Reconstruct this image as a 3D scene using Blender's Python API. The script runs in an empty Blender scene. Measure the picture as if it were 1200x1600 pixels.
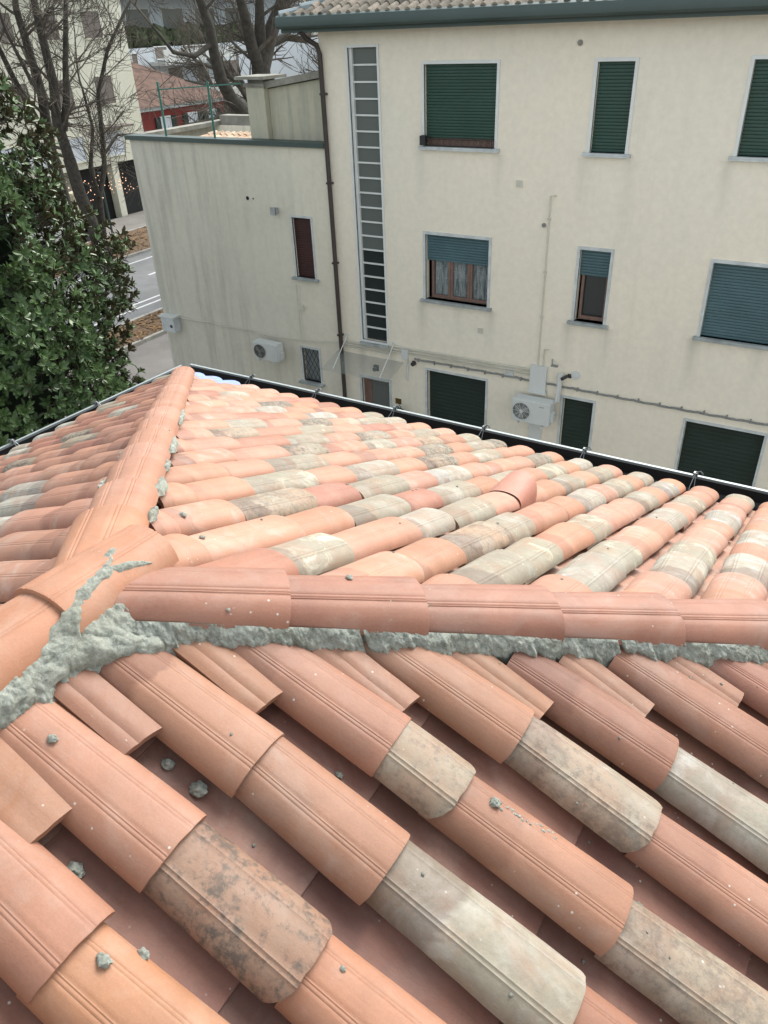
import bpy, bmesh, math, random
from mathutils import Vector, Matrix, noise
random.seed(7)
R = math.radians
S = bpy.context.scene
COL = S.collection
CZ = 9.3                      # camera height above the ground; everything below is given relative to the eye, then lifted

# ------------------------------------------------------------------ camera
YAW, PITCH, ROLL, FPX = 0.56593863, 0.56761587, -0.04447569, 1200.0
cy, sy, cp, sp = math.cos(YAW), math.sin(YAW), math.cos(PITCH), math.sin(PITCH)
fw = Vector((-sy*cp, cy*cp, -sp)); rt = Vector((cy, sy, 0)); up = rt.cross(fw)
cr, sr = math.cos(ROLL), math.sin(ROLL)
rt, up = cr*rt + sr*up, -sr*rt + cr*up
cd = bpy.data.cameras.new('camera'); cam = bpy.data.objects.new('camera', cd); COL.objects.link(cam)
cam.matrix_world = Matrix(((rt.x, up.x, -fw.x, 0), (rt.y, up.y, -fw.y, 0), (rt.z, up.z, -fw.z, CZ), (0, 0, 0, 1)))
cd.sensor_fit = 'VERTICAL'; cd.sensor_height = 24.0; cd.lens = 24.0*FPX/1600.0
cd.clip_start = 0.05; cd.clip_end = 2000
S.camera = cam

def pix(p):                   # where a point lands in the 1200x1600 photograph (used only to leave out what lies far outside the frame)
    p = Vector(p); d = p.dot(fw)
    if d < 0.05: return None
    return 600 + FPX*p.dot(rt)/d, 800 - FPX*p.dot(up)/d
def in_frame(pts, m=60):
    q = [pix(p) for p in pts]; q = [a for a in q if a]
    if not q: return False
    return max(a[0] for a in q) > -m and min(a[0] for a in q) < 1200+m and max(a[1] for a in q) > -m and min(a[1] for a in q) < 1600+m

# ------------------------------------------------------------------ light
SUN_EL, SUN_AZ = R(46), R(6)         # azimuth measured from +Y towards +X
w = bpy.data.worlds.new('World'); S.world = w; w.use_nodes = True
nt = w.node_tree; nt.nodes.clear()
sk = nt.nodes.new('ShaderNodeTexSky'); sk.sky_type = 'NISHITA'; sk.sun_disc = False
sk.sun_elevation = SUN_EL; sk.sun_rotation = SUN_AZ; sk.air_density = 1.0; sk.dust_density = 2.0; sk.ozone_density = 1.0
bg = nt.nodes.new('ShaderNodeBackground'); bg.inputs['Strength'].default_value = 0.15
wo = nt.nodes.new('ShaderNodeOutputWorld')
hs = nt.nodes.new('ShaderNodeHueSaturation'); hs.inputs['Saturation'].default_value = .25      # thin even cloud greys the blue
nt.links.new(sk.outputs[0], hs.inputs['Color']); cmx = nt.nodes.new('ShaderNodeMix'); cmx.data_type = 'RGBA'; cmx.blend_type = 'MULTIPLY'; cmx.inputs['Factor'].default_value = 1
cmx.inputs['B'].default_value = (.98, 1.0, .97, 1); nt.links.new(hs.outputs[0], cmx.inputs['A']); nt.links.new(cmx.outputs['Result'], bg.inputs[0]); nt.links.new(bg.outputs[0], wo.inputs[0])
sd = bpy.data.lights.new('sun', 'SUN'); sd.energy = 1.7; sd.angle = R(35); sd.color = (1.0, 0.965, 0.91)
so = bpy.data.objects.new('sun', sd); COL.objects.link(so)
sdir = Vector((math.sin(SUN_AZ)*math.cos(SUN_EL), math.cos(SUN_AZ)*math.cos(SUN_EL), math.sin(SUN_EL)))
so.rotation_euler = sdir.to_track_quat('Z', 'Y').to_euler()
S.view_settings.view_transform = 'Standard'; S.view_settings.look = 'None'; S.view_settings.gamma = 1
S.view_settings.exposure = 1.24

# ------------------------------------------------------------------ materials
def new_mat(name):
    m = bpy.data.materials.new(name); m.use_nodes = True
    t = m.node_tree; b = t.nodes['Principled BSDF']
    return m, t, b
def N(t, kind, **kw):
    n = t.nodes.new(kind)
    for k, v in kw.items():
        if k.startswith('i_'):
            key = k[2:]
            n.inputs[int(key) if key.isdigit() else key.replace('_', ' ')].default_value = v
        else: setattr(n, k, v)
    return n
def L(t, a, b): t.links.new(a, b)
def ramp(t, fac, stops):
    r = t.nodes.new('ShaderNodeValToRGB'); e = r.color_ramp.elements
    while len(e) < len(stops): e.new(0.5)
    for i, (p, c) in enumerate(stops):
        e[i].position = p; e[i].color = (c, c, c, 1) if isinstance(c, (int, float)) else (*c, 1)
    L(t, fac, r.inputs[0]); return r.outputs[0]
def mix(t, fac, a, b, mode='MIX'):
    n = t.nodes.new('ShaderNodeMix'); n.data_type = 'RGBA'; n.blend_type = mode
    for sock, v in ((n.inputs['Factor'], fac), (n.inputs['A'], a), (n.inputs['B'], b)):
        if isinstance(v, (int, float)): sock.default_value = v
        elif isinstance(v, tuple): sock.default_value = (*v, 1)
        else: L(t, v, sock)
    return n.outputs['Result']
def mth(t, op, a, b=0.0, c=None):
    n = t.nodes.new('ShaderNodeMath'); n.operation = op
    for i, v in enumerate((a, b) if c is None else (a, b, c)):
        if isinstance(v, (int, float)): n.inputs[i].default_value = v
        else: L(t, v, n.inputs[i])
    return n.outputs[0]
def bump(t, b, h, strength=0.3, dist=0.01):
    n = N(t, 'ShaderNodeBump'); n.inputs['Strength'].default_value = strength; n.inputs['Distance'].default_value = dist
    L(t, h, n.inputs['Height']); L(t, n.outputs[0], b.inputs['Normal'])
def coords(t, scale=(1, 1, 1), obj=True, rand=True):
    tc = N(t, 'ShaderNodeTexCoord'); v = tc.outputs['Object'] if obj else tc.outputs['Generated']
    if rand:
        oi = N(t, 'ShaderNodeObjectInfo'); m = N(t, 'ShaderNodeVectorMath', operation='MULTIPLY_ADD')
        cb = N(t, 'ShaderNodeCombineXYZ')
        L(t, oi.outputs['Random'], cb.inputs[0]); L(t, oi.outputs['Random'], cb.inputs[1]); L(t, oi.outputs['Random'], cb.inputs[2])
        L(t, cb.outputs[0], m.inputs[0]); m.inputs[1].default_value = (91.7, 57.3, 23.9); L(t, v, m.inputs[2]); v = m.outputs[0]
    mp = N(t, 'ShaderNodeMapping'); mp.inputs['Scale'].default_value = scale; L(t, v, mp.inputs[0]); return mp.outputs[0]
def noi(t, vec, scale, detail=4, rough=.55, dist=0.0):
    n = N(t, 'ShaderNodeTexNoise'); n.inputs['Scale'].default_value = scale; n.inputs['Detail'].default_value = detail
    n.inputs['Roughness'].default_value = rough; n.inputs['Distortion'].default_value = dist
    L(t, vec, n.inputs['Vector']); return n.outputs['Fac']

def flat(name, c, rough=.7, var=.12, scale=6, bs=.15, metal=0, spec=None, rand=False):
    m, t, b = new_mat(name); v = coords(t, rand=rand)
    n = noi(t, v, scale, 5)
    f = ramp(t, n, [(.3, 1-var), (.7, 1+var)])
    col = mix(t, 1.0, tuple(c), f, 'MULTIPLY'); L(t, col, b.inputs['Base Color'])
    b.inputs['Roughness'].default_value = rough; b.inputs['Metallic'].default_value = metal
    if spec is not None: b.inputs['Specular IOR Level'].default_value = spec
    if bs: bump(t, b, noi(t, v, scale*8, 4), bs, .004)
    return m

def clay(name, new=True):
    """fired clay: the object's own colour, cloudy tone, pale bloom, splashes, dark lichen (amounts read from the object)"""
    m, t, b = new_mat(name); v = coords(t)
    oi = N(t, 'ShaderNodeObjectInfo')
    def attr(n):
        a = N(t, 'ShaderNodeAttribute', attribute_type='OBJECT', attribute_name=n); return a.outputs['Fac']
    pale, dark, grey = attr('pale'), attr('dark'), attr('grey')
    cl = ramp(t, noi(t, v, 5.5, 4, .6, .6), [(.3, .86), (.7, 1.12)])
    col = mix(t, 1.0, oi.outputs['Color'], cl, 'MULTIPLY')
    # lengthwise drag marks of the extruder
    vs = coords(t, (1.2, 55, 30)); st = ramp(t, noi(t, vs, 2.0, 3, .6), [(.35, .975), (.65, 1.02)])
    col = mix(t, 1.0, col, st, 'MULTIPLY')
    hue = ramp(t, noi(t, v, 3.1, 2, .5, 1.2), [(.42, 0.0), (.62, 1.0)])
    col = mix(t, mth(t, 'MULTIPLY', hue, .16), col, (.38, .19, .115))
    col = mix(t, 1.0, col, ramp(t, noi(t, v, 170, 4, .8), [(.35, .94), (.62, 1.05)]), 'MULTIPLY')
    col = mix(t, mth(t, 'MULTIPLY', ramp(t, noi(t, v, 2.6, 6, .65, 1.5), [(.5, 0.0), (.7, 1.0)]), .13), col, (.44, .34, .27))       # dust film
    # grey weathering crust
    gm = ramp(t, noi(t, v, 7, 8, .68, .8), [(.34, 0.0), (.5, 1.0)])
    gcol = mix(t, noi(t, v, 21, 6, .7), (.175, .15, .108), (.33, .295, .225))
    gcol = mix(t, ramp(t, noi(t, v, 9, 4, .6, .5), [(.45, 0.0), (.62, .8)]), gcol, (.27, .18, .12))
    gx = mth(t, 'MULTIPLY', mth(t, 'MULTIPLY', grey, 1.25), ramp(t, mth(t, 'ADD', mth(t, 'MULTIPLY', gm, .5), mth(t, 'MULTIPLY', grey, .6)), [(.3, 0.0), (.8, 1.0)]))
    col = mix(t, mth(t, 'MINIMUM', gx, .93), col, gcol)
    # pale bloom in soft patches
    pm = ramp(t, noi(t, v, 6.3, 6, .62, 1.1), [(.50, 0.0), (.70, 1.0)])
    col = mix(t, mth(t, 'MINIMUM', mth(t, 'MULTIPLY', pm, pale), .8), col, (.44, .44, .40))
    # small mortar spatters
    vo = N(t, 'ShaderNodeTexVoronoi', feature='F1'); vo.inputs['Scale'].default_value = 34; L(t, v, vo.inputs['Vector'])
    sp_ = ramp(t, vo.outputs['Distance'], [(.06, 1.0), (.11, 0.0)])
    sp_ = mth(t, 'MULTIPLY', sp_, ramp(t, noi(t, v, 4.2, 2), [(.54, 0.0), (.6, .75)]))
    col = mix(t, sp_, col, (.55, .55, .50))
    # dark lichen spots
    vd = noi(t, v, 46, 5, .75); ar = noi(t, v, 5.0, 3, .5, .4)
    dm = mth(t, 'MULTIPLY', ramp(t, mth(t, 'ADD', vd, mth(t, 'MULTIPLY', ar, .5)), [(.70, 0.0), (.88, 1.0)]), dark)
    col = mix(t, mth(t, 'MINIMUM', dm, .85), col, (.075, .06, .048))
    L(t, col, b.inputs['Base Color'])
    b.inputs['Roughness'].default_value = .6; b.inputs['Specular IOR Level'].default_value = .5
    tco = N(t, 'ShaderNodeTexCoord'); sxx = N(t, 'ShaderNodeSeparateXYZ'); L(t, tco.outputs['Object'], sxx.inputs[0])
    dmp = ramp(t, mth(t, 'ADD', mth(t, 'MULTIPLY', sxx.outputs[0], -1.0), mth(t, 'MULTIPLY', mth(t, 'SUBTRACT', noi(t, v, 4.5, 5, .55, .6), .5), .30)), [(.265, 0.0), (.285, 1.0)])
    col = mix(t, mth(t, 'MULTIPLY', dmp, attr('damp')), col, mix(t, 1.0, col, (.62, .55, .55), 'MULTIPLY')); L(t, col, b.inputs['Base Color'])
    h = mth(t, 'ADD', mth(t, 'MULTIPLY', noi(t, v, 130, 7, .8), 1.1), mth(t, 'MULTIPLY', noi(t, vs, 3, 3), .25))
    h = mth(t, 'ADD', h, mth(t, 'MULTIPLY', mth(t, 'MULTIPLY', grey, noi(t, v, 60, 6, .7)), 1.6))
    bump(t, b, h, .35, .0025)
    return m

def plaster(name, base, streak=(.30, .30, .25), amt=.35, low=(.50, .50, .44), zlo=-9.3, zhi=0, dirty_x=None, drips=False):
    m, t, b = new_mat(name)
    tc = N(t, 'ShaderNodeTexCoord'); v = tc.outputs['Object']
    big = noi(t, v, .35, 4, .55, .3); col = mix(t, ramp(t, big, [(.35, 0.0), (.7, .75)]), base, low)
    mp = N(t, 'ShaderNodeMapping'); mp.inputs['Scale'].default_value = (2.2, 2.2, .16); L(t, v, mp.inputs[0])
    s1 = ramp(t, noi(t, mp.outputs[0], 2.4, 7, .62), [(.47, 0.0), (.68, 1.0)])
    patch = ramp(t, noi(t, v, .42, 3, .5), [(.38, 0.0), (.62, 1.0)])
    k = mth(t, 'MULTIPLY', mth(t, 'MULTIPLY', s1, patch), amt)
    if dirty_x:      # weather-stained end of the wall, heavier to the outside
        sx = N(t, 'ShaderNodeSeparateXYZ'); L(t, v, sx.inputs[0])
        g = N(t, 'ShaderNodeMapRange'); g.inputs['From Min'].default_value = dirty_x[1]; g.inputs['From Max'].default_value = dirty_x[0]
        L(t, mth(t, 'ADD', sx.outputs[0], mth(t, 'MULTIPLY', noi(t, v, .6, 4), 2.5)), g.inputs['Value'])
        col = mix(t, mth(t, 'MULTIPLY', g.outputs[0], .7), col, (.47, .475, .42))
        k = mth(t, 'ADD', k, mth(t, 'MULTIPLY', mth(t, 'MULTIPLY', s1, g.outputs[0]), .42))
    if drips:        # run-off stains below the ends of the window sills
        sx = N(t, 'ShaderNodeSeparateXYZ'); L(t, v, sx.inputs[0]); tot = None
        nz = mth(t, 'MULTIPLY', mth(t, 'SUBTRACT', noi(t, v, 1.3, 3), .5), .25)
        for xa, za, am in ((-8.1, -2.2, .3), (-6.4, -2.2, .4), (-4.75, -2.2, .35), (-3.93, -2.2, .25), (-2.3, -2.15, .5), (-8.1, -5.22, .7), (-6.45, -5.22, .5), (-7.2, -5.22, .3), (-4.75, -5.24, .6), (-3.97, -5.24, .45), (-2.33, -5.2, .8), (-1.2, -5.2, .4), (-9.75, -6.45, .8), (-8.95, -6.45, .7)):
            dx = mth(t, 'ABSOLUTE', mth(t, 'ADD', mth(t, 'SUBTRACT', sx.outputs[0], xa), mth(t, 'MULTIPLY', nz, .4)))
            fx = ramp(t, dx, [(.0, 1.0), (.16, 0.0)])
            dz = mth(t, 'SUBTRACT', za, sx.outputs[2]); fz = ramp(t, mth(t, 'ADD', mth(t, 'MULTIPLY', dz, .8), nz), [(.0, 1.0), (.9, 0.0)])
            ok = mth(t, 'GREATER_THAN', dz, 0.0); q = mth(t, 'MULTIPLY', mth(t, 'MULTIPLY', fx, fz), mth(t, 'MULTIPLY', ok, am*.55))
            tot = q if tot is None else mth(t, 'ADD', tot, q)
        k = mth(t, 'ADD', k, tot)
    col = mix(t, mth(t, 'MINIMUM', k, .85), col, streak)
    fine = ramp(t, noi(t, v, 9, 5, .6), [(.3, .955), (.7, 1.04)]); col = mix(t, 1.0, col, fine, 'MULTIPLY')
    L(t, col, b.inputs['Base Color']); b.inputs['Roughness'].default_value = .9; b.inputs['Specular IOR Level'].default_value = .2
    bump(t, b, noi(t, v, 70, 5, .65), .25, .006)
    return m

def glass(name, c, rough=.06, alpha=1.0):
    m, t, b = new_mat(name); b.inputs['Base Color'].default_value = (*c, 1); b.inputs['Roughness'].default_value = rough
    b.inputs['Alpha'].default_value = alpha; b.inputs['Specular IOR Level'].default_value = .6; return m

M = {}
M['clay'] = clay('fired_clay')
M['pan'] = clay('channel_clay')
def mortar_mat():
    m, t, b = new_mat('fresh_mortar'); v = coords(t, rand=False)
    n = mth(t, 'ADD', mth(t, 'MULTIPLY', noi(t, v, 38, 8, .72), .55), mth(t, 'MULTIPLY', noi(t, v, 210, 5, .8), .45)); c = ramp(t, n, [(.36, (.15, .16, .14)), (.46, (.35, .375, .33)), (.62, (.54, .565, .50))])
    c2 = mix(t, ramp(t, noi(t, v, 8, 3), [(.4, 0.0), (.7, .55)]), c, (.33, .335, .27)); L(t, c2, b.inputs['Base Color'])
    b.inputs['Roughness'].default_value = .95; b.inputs['Specular IOR Level'].default_value = .15
    bump(t, b, mth(t, 'ADD', noi(t, v, 90, 8, .8), mth(t, 'MULTIPLY', noi(t, v, 260, 5, .8), .8)), .8, .010)
    return m
M['mortar'] = mortar_mat()
M['wall'] = plaster('cream_render', (.80, .74, .625), amt=.08, low=(.745, .715, .62), drips=True)
M['annex'] = plaster('stained_render', (.72, .68, .58), (.24, .245, .215), .20, (.62, .61, .53), dirty_x=(-16.8, -10.2))
M['tower'] = plaster('grimy_render', (.50, .48, .38), (.25, .27, .25), .7, (.42, .42, .35))
M['white'] = flat('white_paint', (.66, .69, .68), .6, .06, 3)
M['sill'] = flat('grey_stone', (.33, .36, .36), .85, .25, 5, .3)
M['sillw'] = flat('pale_stone', (.52, .56, .57), .85, .15, 5, .3)
M['green'] = flat('dark_green_slats', (.020, .060, .045), .55, .12, 2, 0)
M['teal'] = flat('faded_teal_slats', (.062, .125, .145), .55, .15, 1.5, 0)
M['garage'] = flat('near_black_green', (.012, .026, .020), .7, .15, 2, 0)
M['maroon'] = flat('maroon_slats', (.05, .017, .016), .6, .15, 2, 0)
M['gutterpaint'] = flat('green_grey_sheet', (.045, .072, .068), .5, .12, 1.2, 0)
M['pipe'] = flat('brown_pipe', (.045, .035, .033), .5, .15, 3, 0)
M['wood'] = flat('old_brown_wood', (.17, .105, .085), .7, .2, 12, .2)
M['dark'] = flat('dark_interior', (.014, .015, .016), .9, .1, 2, 0)
M['glass'] = glass('dark_glass', (.03, .036, .038), .12)
M['paleglass'] = glass('dusty_glass', (.12, .135, .13), .3)
M['canopy'] = glass('clear_sheet', (.32, .36, .34), .2, .2)
M['metal'] = flat('pale_sheet_metal', (.30, .335, .34), .5, .12, 2, 0, .3)
M['steel'] = flat('galvanised_steel', (.20, .215, .22), .4, .2, 9, 0, .8)
M['gutterdark'] = flat('dark_gutter', (.028, .026, .026), .5, .2, 3, 0, .2)
M['acwhite'] = flat('off_white_plastic', (.60, .63, .62), .45, .04, 2, 0)
M['acdark'] = flat('black_grille', (.035, .035, .037), .6, .1, 4, 0)
M['cable'] = flat('cream_conduit', (.55, .54, .47), .6, .1, 4, 0)
M['cabledark'] = flat('grey_cable', (.22, .23, .22), .7, .2, 8, 0)
M['iron'] = flat('black_iron', (.02, .022, .022), .6, .2, 6, 0)
M['fence'] = flat('green_wire_paint', (.03, .15, .12), .5, .1, 5, 0)
M['concrete'] = flat('weathered_concrete', (.24, .235, .205), .95, .35, 3, .4)
M['bark'] = flat('dark_bark', (.048, .043, .035), .95, .4, 7, .8)
M['twig'] = flat('grey_twig', (.095, .082, .066), .95, .3, 6, 0)
M['buffroof'] = flat('old_buff_tiles', (.36, .32, .25), .9, .45, 3.5, .3)
M['asphalt'] = flat('asphalt', (.175, .18, .185), .95, .16, .8, .3)
M['ground'] = flat('ground', (.16, .155, .13), .95, .35, .35, .4)
M['paving'] = flat('worn_paving', (.19, .18, .17), .95, .22, .6, .3)
M['line'] = flat('road_paint', (.55, .57, .57), .8, .1, 3, 0)
M['kerb'] = flat('kerb_stone', (.30, .295, .27), .9, .2, 3, .2)
M['soil'] = flat('leaf_litter', (.13, .085, .05), .98, .55, 9, .7)
M['farwhite'] = plaster('pale_render', (.66, .66, .56), amt=.12, low=(.62, .61, .50))
M['farblue'] = plaster('cool_white_render', (.55, .60, .66), amt=.1, low=(.55, .59, .63))
M['red'] = plaster('red_render', (.20, .045, .04), (.12, .05, .045), .3, (.18, .045, .04))
M['redroof'] = flat('old_red_tiles', (.10, .058, .045), .95, .45, 2.2, .5)
M['brownshut'] = flat('brown_shutter', (.17, .145, .13), .7, .1, 3, 0)
M['hedge'] = flat('dark_hedge', (.045, .06, .028), .9, .5, 3, .5)
M['cloth'] = None
def lace():
    m, t, b = new_mat('lace_cloth'); v = coords(t, rand=False)
    mp = N(t, 'ShaderNodeMapping'); mp.inputs['Scale'].default_value = (26, 1, 3); L(t, v, mp.inputs[0])
    f = ramp(t, noi(t, mp.outputs[0], 1.0, 3), [(.35, 0.0), (.6, 1.0)])
    vo = N(t, 'ShaderNodeTexVoronoi'); vo.inputs['Scale'].default_value = 14; L(t, v, vo.inputs['Vector'])
    d = ramp(t, vo.outputs['Distance'], [(.1, 1.0), (.22, 0.0)])
    c = mix(t, f, (.09, .11, .12), (.26, .30, .31)); c = mix(t, mth(t, 'MULTIPLY', d, .7), c, (.5, .54, .54)); L(t, c, b.inputs['Base Color'])
    b.inputs['Roughness'].default_value = .9; return m
M['cloth'] = lace()
def leafmat():
    m, t, b = new_mat('glossy_leaf')
    v = coords(t, rand=False); n = noi(t, v, 1.4, 3); n2 = noi(t, v, 17, 2)
    c = mix(t, n2, (.045, .095, .03), (.13, .20, .07)); c = mix(t, ramp(t, n, [(.4, 0.0), (.65, .6)]), c, (.035, .07, .035))
    g = N(t, 'ShaderNodeNewGeometry')
    under = mix(t, n2, (.09, .055, .03), (.10, .10, .05))
    c = mix(t, g.outputs['Backfacing'], c, under); L(t, c, b.inputs['Base Color'])
    r = mix(t, g.outputs['Backfacing'], (.36, .36, .36), (.8, .8, .8)); L(t, r, b.inputs['Roughness'])
    b.inputs['Specular IOR Level'].default_value = .45
    return m
M['leaf'] = leafmat()
def emis(name, c, s):
    m, t, b = new_mat(name); b.inputs['Base Color'].default_value = (*c, 1); b.inputs['Emission Color'].default_value = (*c, 1); b.inputs['Emission Strength'].default_value = s; return m
M['bulb'] = emis('warm_bulb', (1.0, .55, .35), .5)
M['redcloth'] = flat('red_cloth', (.5, .04, .05), .8, .1, 4, 0)
M['vanwhite'] = flat('white_car_paint', (.55, .6, .6), .3, .03, 2, 0)
M['brass'] = flat('dull_brass', (.20, .13, .05), .4, .1, 4, 0, .7)
M['plant'] = flat('pot_plant_green', (.02, .05, .02), .8, .4, 12, 0)

# ------------------------------------------------------------------ mesh helpers
class MB:
    def __init__(s): s.v = []; s.f = []
    def add(s, vs, fs):
        o = len(s.v); s.v += [tuple(p) for p in vs]; s.f += [tuple(i+o for i in f) for f in fs]; return s
    def box(s, x0, x1, y0, y1, z0, z1, Mx=None):
        vs = [Vector((x, y, z)) for z in (z0, z1) for y in (y0, y1) for x in (x0, x1)]
        if Mx is not None: vs = [Mx @ p for p in vs]
        return s.add(vs, [(0, 2, 3, 1), (4, 5, 7, 6), (0, 1, 5, 4), (2, 6, 7, 3), (0, 4, 6, 2), (1, 3, 7, 5)])
    def tube(s, pts, rad, n=8, cap=True):
        pts = [Vector(p) for p in pts]; k = len(pts)
        if not isinstance(rad, (list, tuple)): rad = [rad]*k
        t0 = (pts[1]-pts[0]).normalized(); a = t0.orthogonal().normalized(); rings = []
        vs = []
        for i, p in enumerate(pts):
            t = (pts[min(i+1, k-1)]-pts[max(i-1, 0)]).normalized()
            a = (a - t*a.dot(t)).normalized(); b = t.cross(a)
            for j in range(n):
                q = 2*math.pi*j/n; vs.append(p + (a*math.cos(q)+b*math.sin(q))*rad[i])
        fs = [(i*n+j, i*n+(j+1) % n, (i+1)*n+(j+1) % n, (i+1)*n+j) for i in range(k-1) for j in range(n)]
        if cap: fs += [tuple(range(n))[::-1], tuple((k-1)*n+j for j in range(n))]
        return s.add(vs, fs)
    def disc(s, c, r, axis='Y', n=24, t=.02, r0=0):
        c = Vector(c); vs = []
        for side in (0, 1):
            for rr in ((r,) if not r0 else (r, r0)):
                for j in range(n):
                    q = 2*math.pi*j/n; a, b = rr*math.cos(q), rr*math.sin(q)
                    vs.append(c + (Vector((a, -t*side, b)) if axis == 'Y' else Vector((t*side, a, b)) if axis == 'X' else Vector((a, b, t*side))))
        if not r0:
            fs = [(j, (j+1) % n, n+(j+1) % n, n+j) for j in range(n)] + [tuple(range(n))[::-1], tuple(n+j for j in range(n))]
        else:
            fs = []
            for j in range(n):
                k = (j+1) % n
                fs += [(j, k, 2*n+k, 2*n+j), (n+k, n+j, 3*n+j, 3*n+k), (k, j, n+j, n+k), (2*n+j, 2*n+k, 3*n+k, 3*n+j)]
        return s.add(vs, fs)
    def lump(s, c, r, sub=2, amp=.35, seed=0, sc=(1, 1, 1)):
        bm = bmesh.new(); bmesh.ops.create_icosphere(bm, subdivisions=sub, radius=1)
        c = Vector(c); vs = []
        for vv in bm.verts:
            d = vv.co.normalized(); k = 1 + amp*noise.noise(d*1.7 + Vector((seed*3.1, seed, 0))) + amp*.7*noise.noise(d*4.5 + Vector((seed, seed*2.3, 5)))
            vs.append(c + Vector((d.x*sc[0], d.y*sc[1], d.z*sc[2]))*k*r)
        fs = [tuple(v.index for v in f.verts) for f in bm.faces]; bm.free(); return s.add(vs, fs)
    def mesh(s, name, m, smooth=False, ang=35):
        me = bpy.data.meshes.new(name); me.from_pydata(s.v, [], s.f); me.materials.append(m)
        bm = bmesh.new(); bm.from_mesh(me); bmesh.ops.recalc_face_normals(bm, faces=bm.faces) if getattr(s, 'fixn', True) else None; bm.to_mesh(me); bm.free()
        if smooth:
            me.polygons.foreach_set('use_smooth', [True]*len(me.polygons)); me.set_sharp_from_angle(angle=R(ang))
        me.update(); return me
    def build(s, name, m, parent=None, smooth=False, ang=35, loc=None):
        o = bpy.data.objects.new(name, s.mesh(name, m, smooth, ang)); COL.objects.link(o)
        if loc is not None:
            lv = Vector(loc); o.data.transform(Matrix.Translation(-lv)); o.location = lv
        if parent: o.parent = parent; o.location -= parent_loc(parent)
        return o
def parent_loc(p):
    v = Vector((0, 0, 0))
    while p is not None: v += p.location; p = p.parent
    return v
def tag(o, label=None, cat=None, group=None, kind=None):
    if label: o['label'] = label
    if cat: o['category'] = cat
    if group: o['group'] = group
    if kind: o['kind'] = kind
    return o
def empty(name, loc, label, cat, group=None):
    o = bpy.data.objects.new(name, None); o.empty_display_size = .2; o.location = loc; COL.objects.link(o)
    return tag(o, label, cat, group)
def struct(name, mb, m, smooth=False):
    return tag(mb.build(name, m, None, smooth), kind='structure')
GZ = -CZ

# ================================================================== GROUND AND ROADS
g = MB(); g.box(-400, 300, -300, 400, GZ-.6, GZ-.02); struct('ground', g, M['ground'])
g = MB(); g.box(-30.9, -23.3, -200, 300, GZ-.015, GZ); struct('road', g, M['asphalt'])
g = MB(); g.box(-21.15, 60, -60, 140, GZ-.016, GZ-.003); struct('courtyard', g, M['paving'])
g = MB(); g.box(-38.4, -35.2, -200, 300, GZ-.014, GZ+.11); struct('pavement', g, M['paving'])
for nm, x0, x1 in (('verge', -23.13, -21.3), ('verge', -35.05, -31.05)):
    g = MB(); g.box(x0, x1, -200, 300, GZ-.012, GZ+.09); struct(nm, g, M['soil'])
for x0, x1 in ((-23.3, -23.13), (-21.3, -21.15), (-35.2, -35.05), (-31.05, -30.9)):
    g = MB()
    y = -60.0
    while y < 120:
        g.box(x0, x1, y, y+.98, GZ-.01, GZ+.12); y += 1.0
    struct('kerb', g, M['kerb'])
g = MB()
for x in (-30.0, -24.9, -24.4): g.box(x-.06, x+.06, -100, 200, GZ, GZ+.004)
y = -40.0
while y < 120: g.box(-27.75, -27.6, y, y+3.0, GZ, GZ+.004); y += 4.3
struct('road_marking', g, M['line'])
# fallen leaves and low growth in the verge
g = MB(); g.fixn = False; rnd = random.Random(3)
def leafquad(g, p, d, n, l, wd, fold=.25):
    d = d.normalized(); sd_ = d.cross(n).normalized(); nn = sd_.cross(d)
    a = p; c = p+d*l-nn*wd*.3; mid = p+d*l*.55-nn*wd*.1
    q = [p+d*l*f_+sd_*wd*s_*k_+nn*wd*fold*k_ for s_ in (1, -1) for f_, k_ in ((.3, .75), (.62, 1.0), (.86, .62))]
    g.add([a, q[0], q[1], q[2], c, q[5], q[4], q[3], mid], [(0, 1, 8), (1, 2, 8), (2, 3, 8), (3, 4, 8), (4, 5, 8), (5, 6, 8), (6, 7, 8), (7, 0, 8)])
for i in range(2600):
    x0, x1 = ((-23.1, -21.35), (-35.0, -31.1))[i % 2]
    p = Vector((rnd.uniform(x0, x1), rnd.uniform(14, 36), GZ+.1)); a = rnd.uniform(0, 6.28)
    leafquad(g, p, Vector((math.cos(a), math.sin(a), rnd.uniform(.0, .5))), Vector((0, 0, 1)), rnd.uniform(.08, .2), .05)
tag(g.build('fallen_leaves', flat('dry_leaves', (.22, .13, .06), .9, .5, 4, 0)), kind='stuff')

# ================================================================== THE TILED ROOF WE STAND ON
AX, AY, AZ, SL = -1.283, .775, -.964, .423
TH = math.atan(SL); CT, ST = math.cos(TH), math.sin(TH)
BASE = .17
APX = Vector((AX, AY, AZ-BASE))
EY, EX = 5.02, -5.50                  # where the tile rows end over the gutters
RX = 3.6
def frame(which):
    if which == 'near': d, n = Vector((CT, 0, -ST)), Vector((ST, 0, CT))
    elif which == 'far': d, n = Vector((0, CT, -ST)), Vector((0, ST, CT))
    else: d, n = Vector((-CT, 0, -ST)), Vector((-ST, 0, CT))
    return d, n.cross(d), n
def zb(which, t): return APX.z - SL*t
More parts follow.
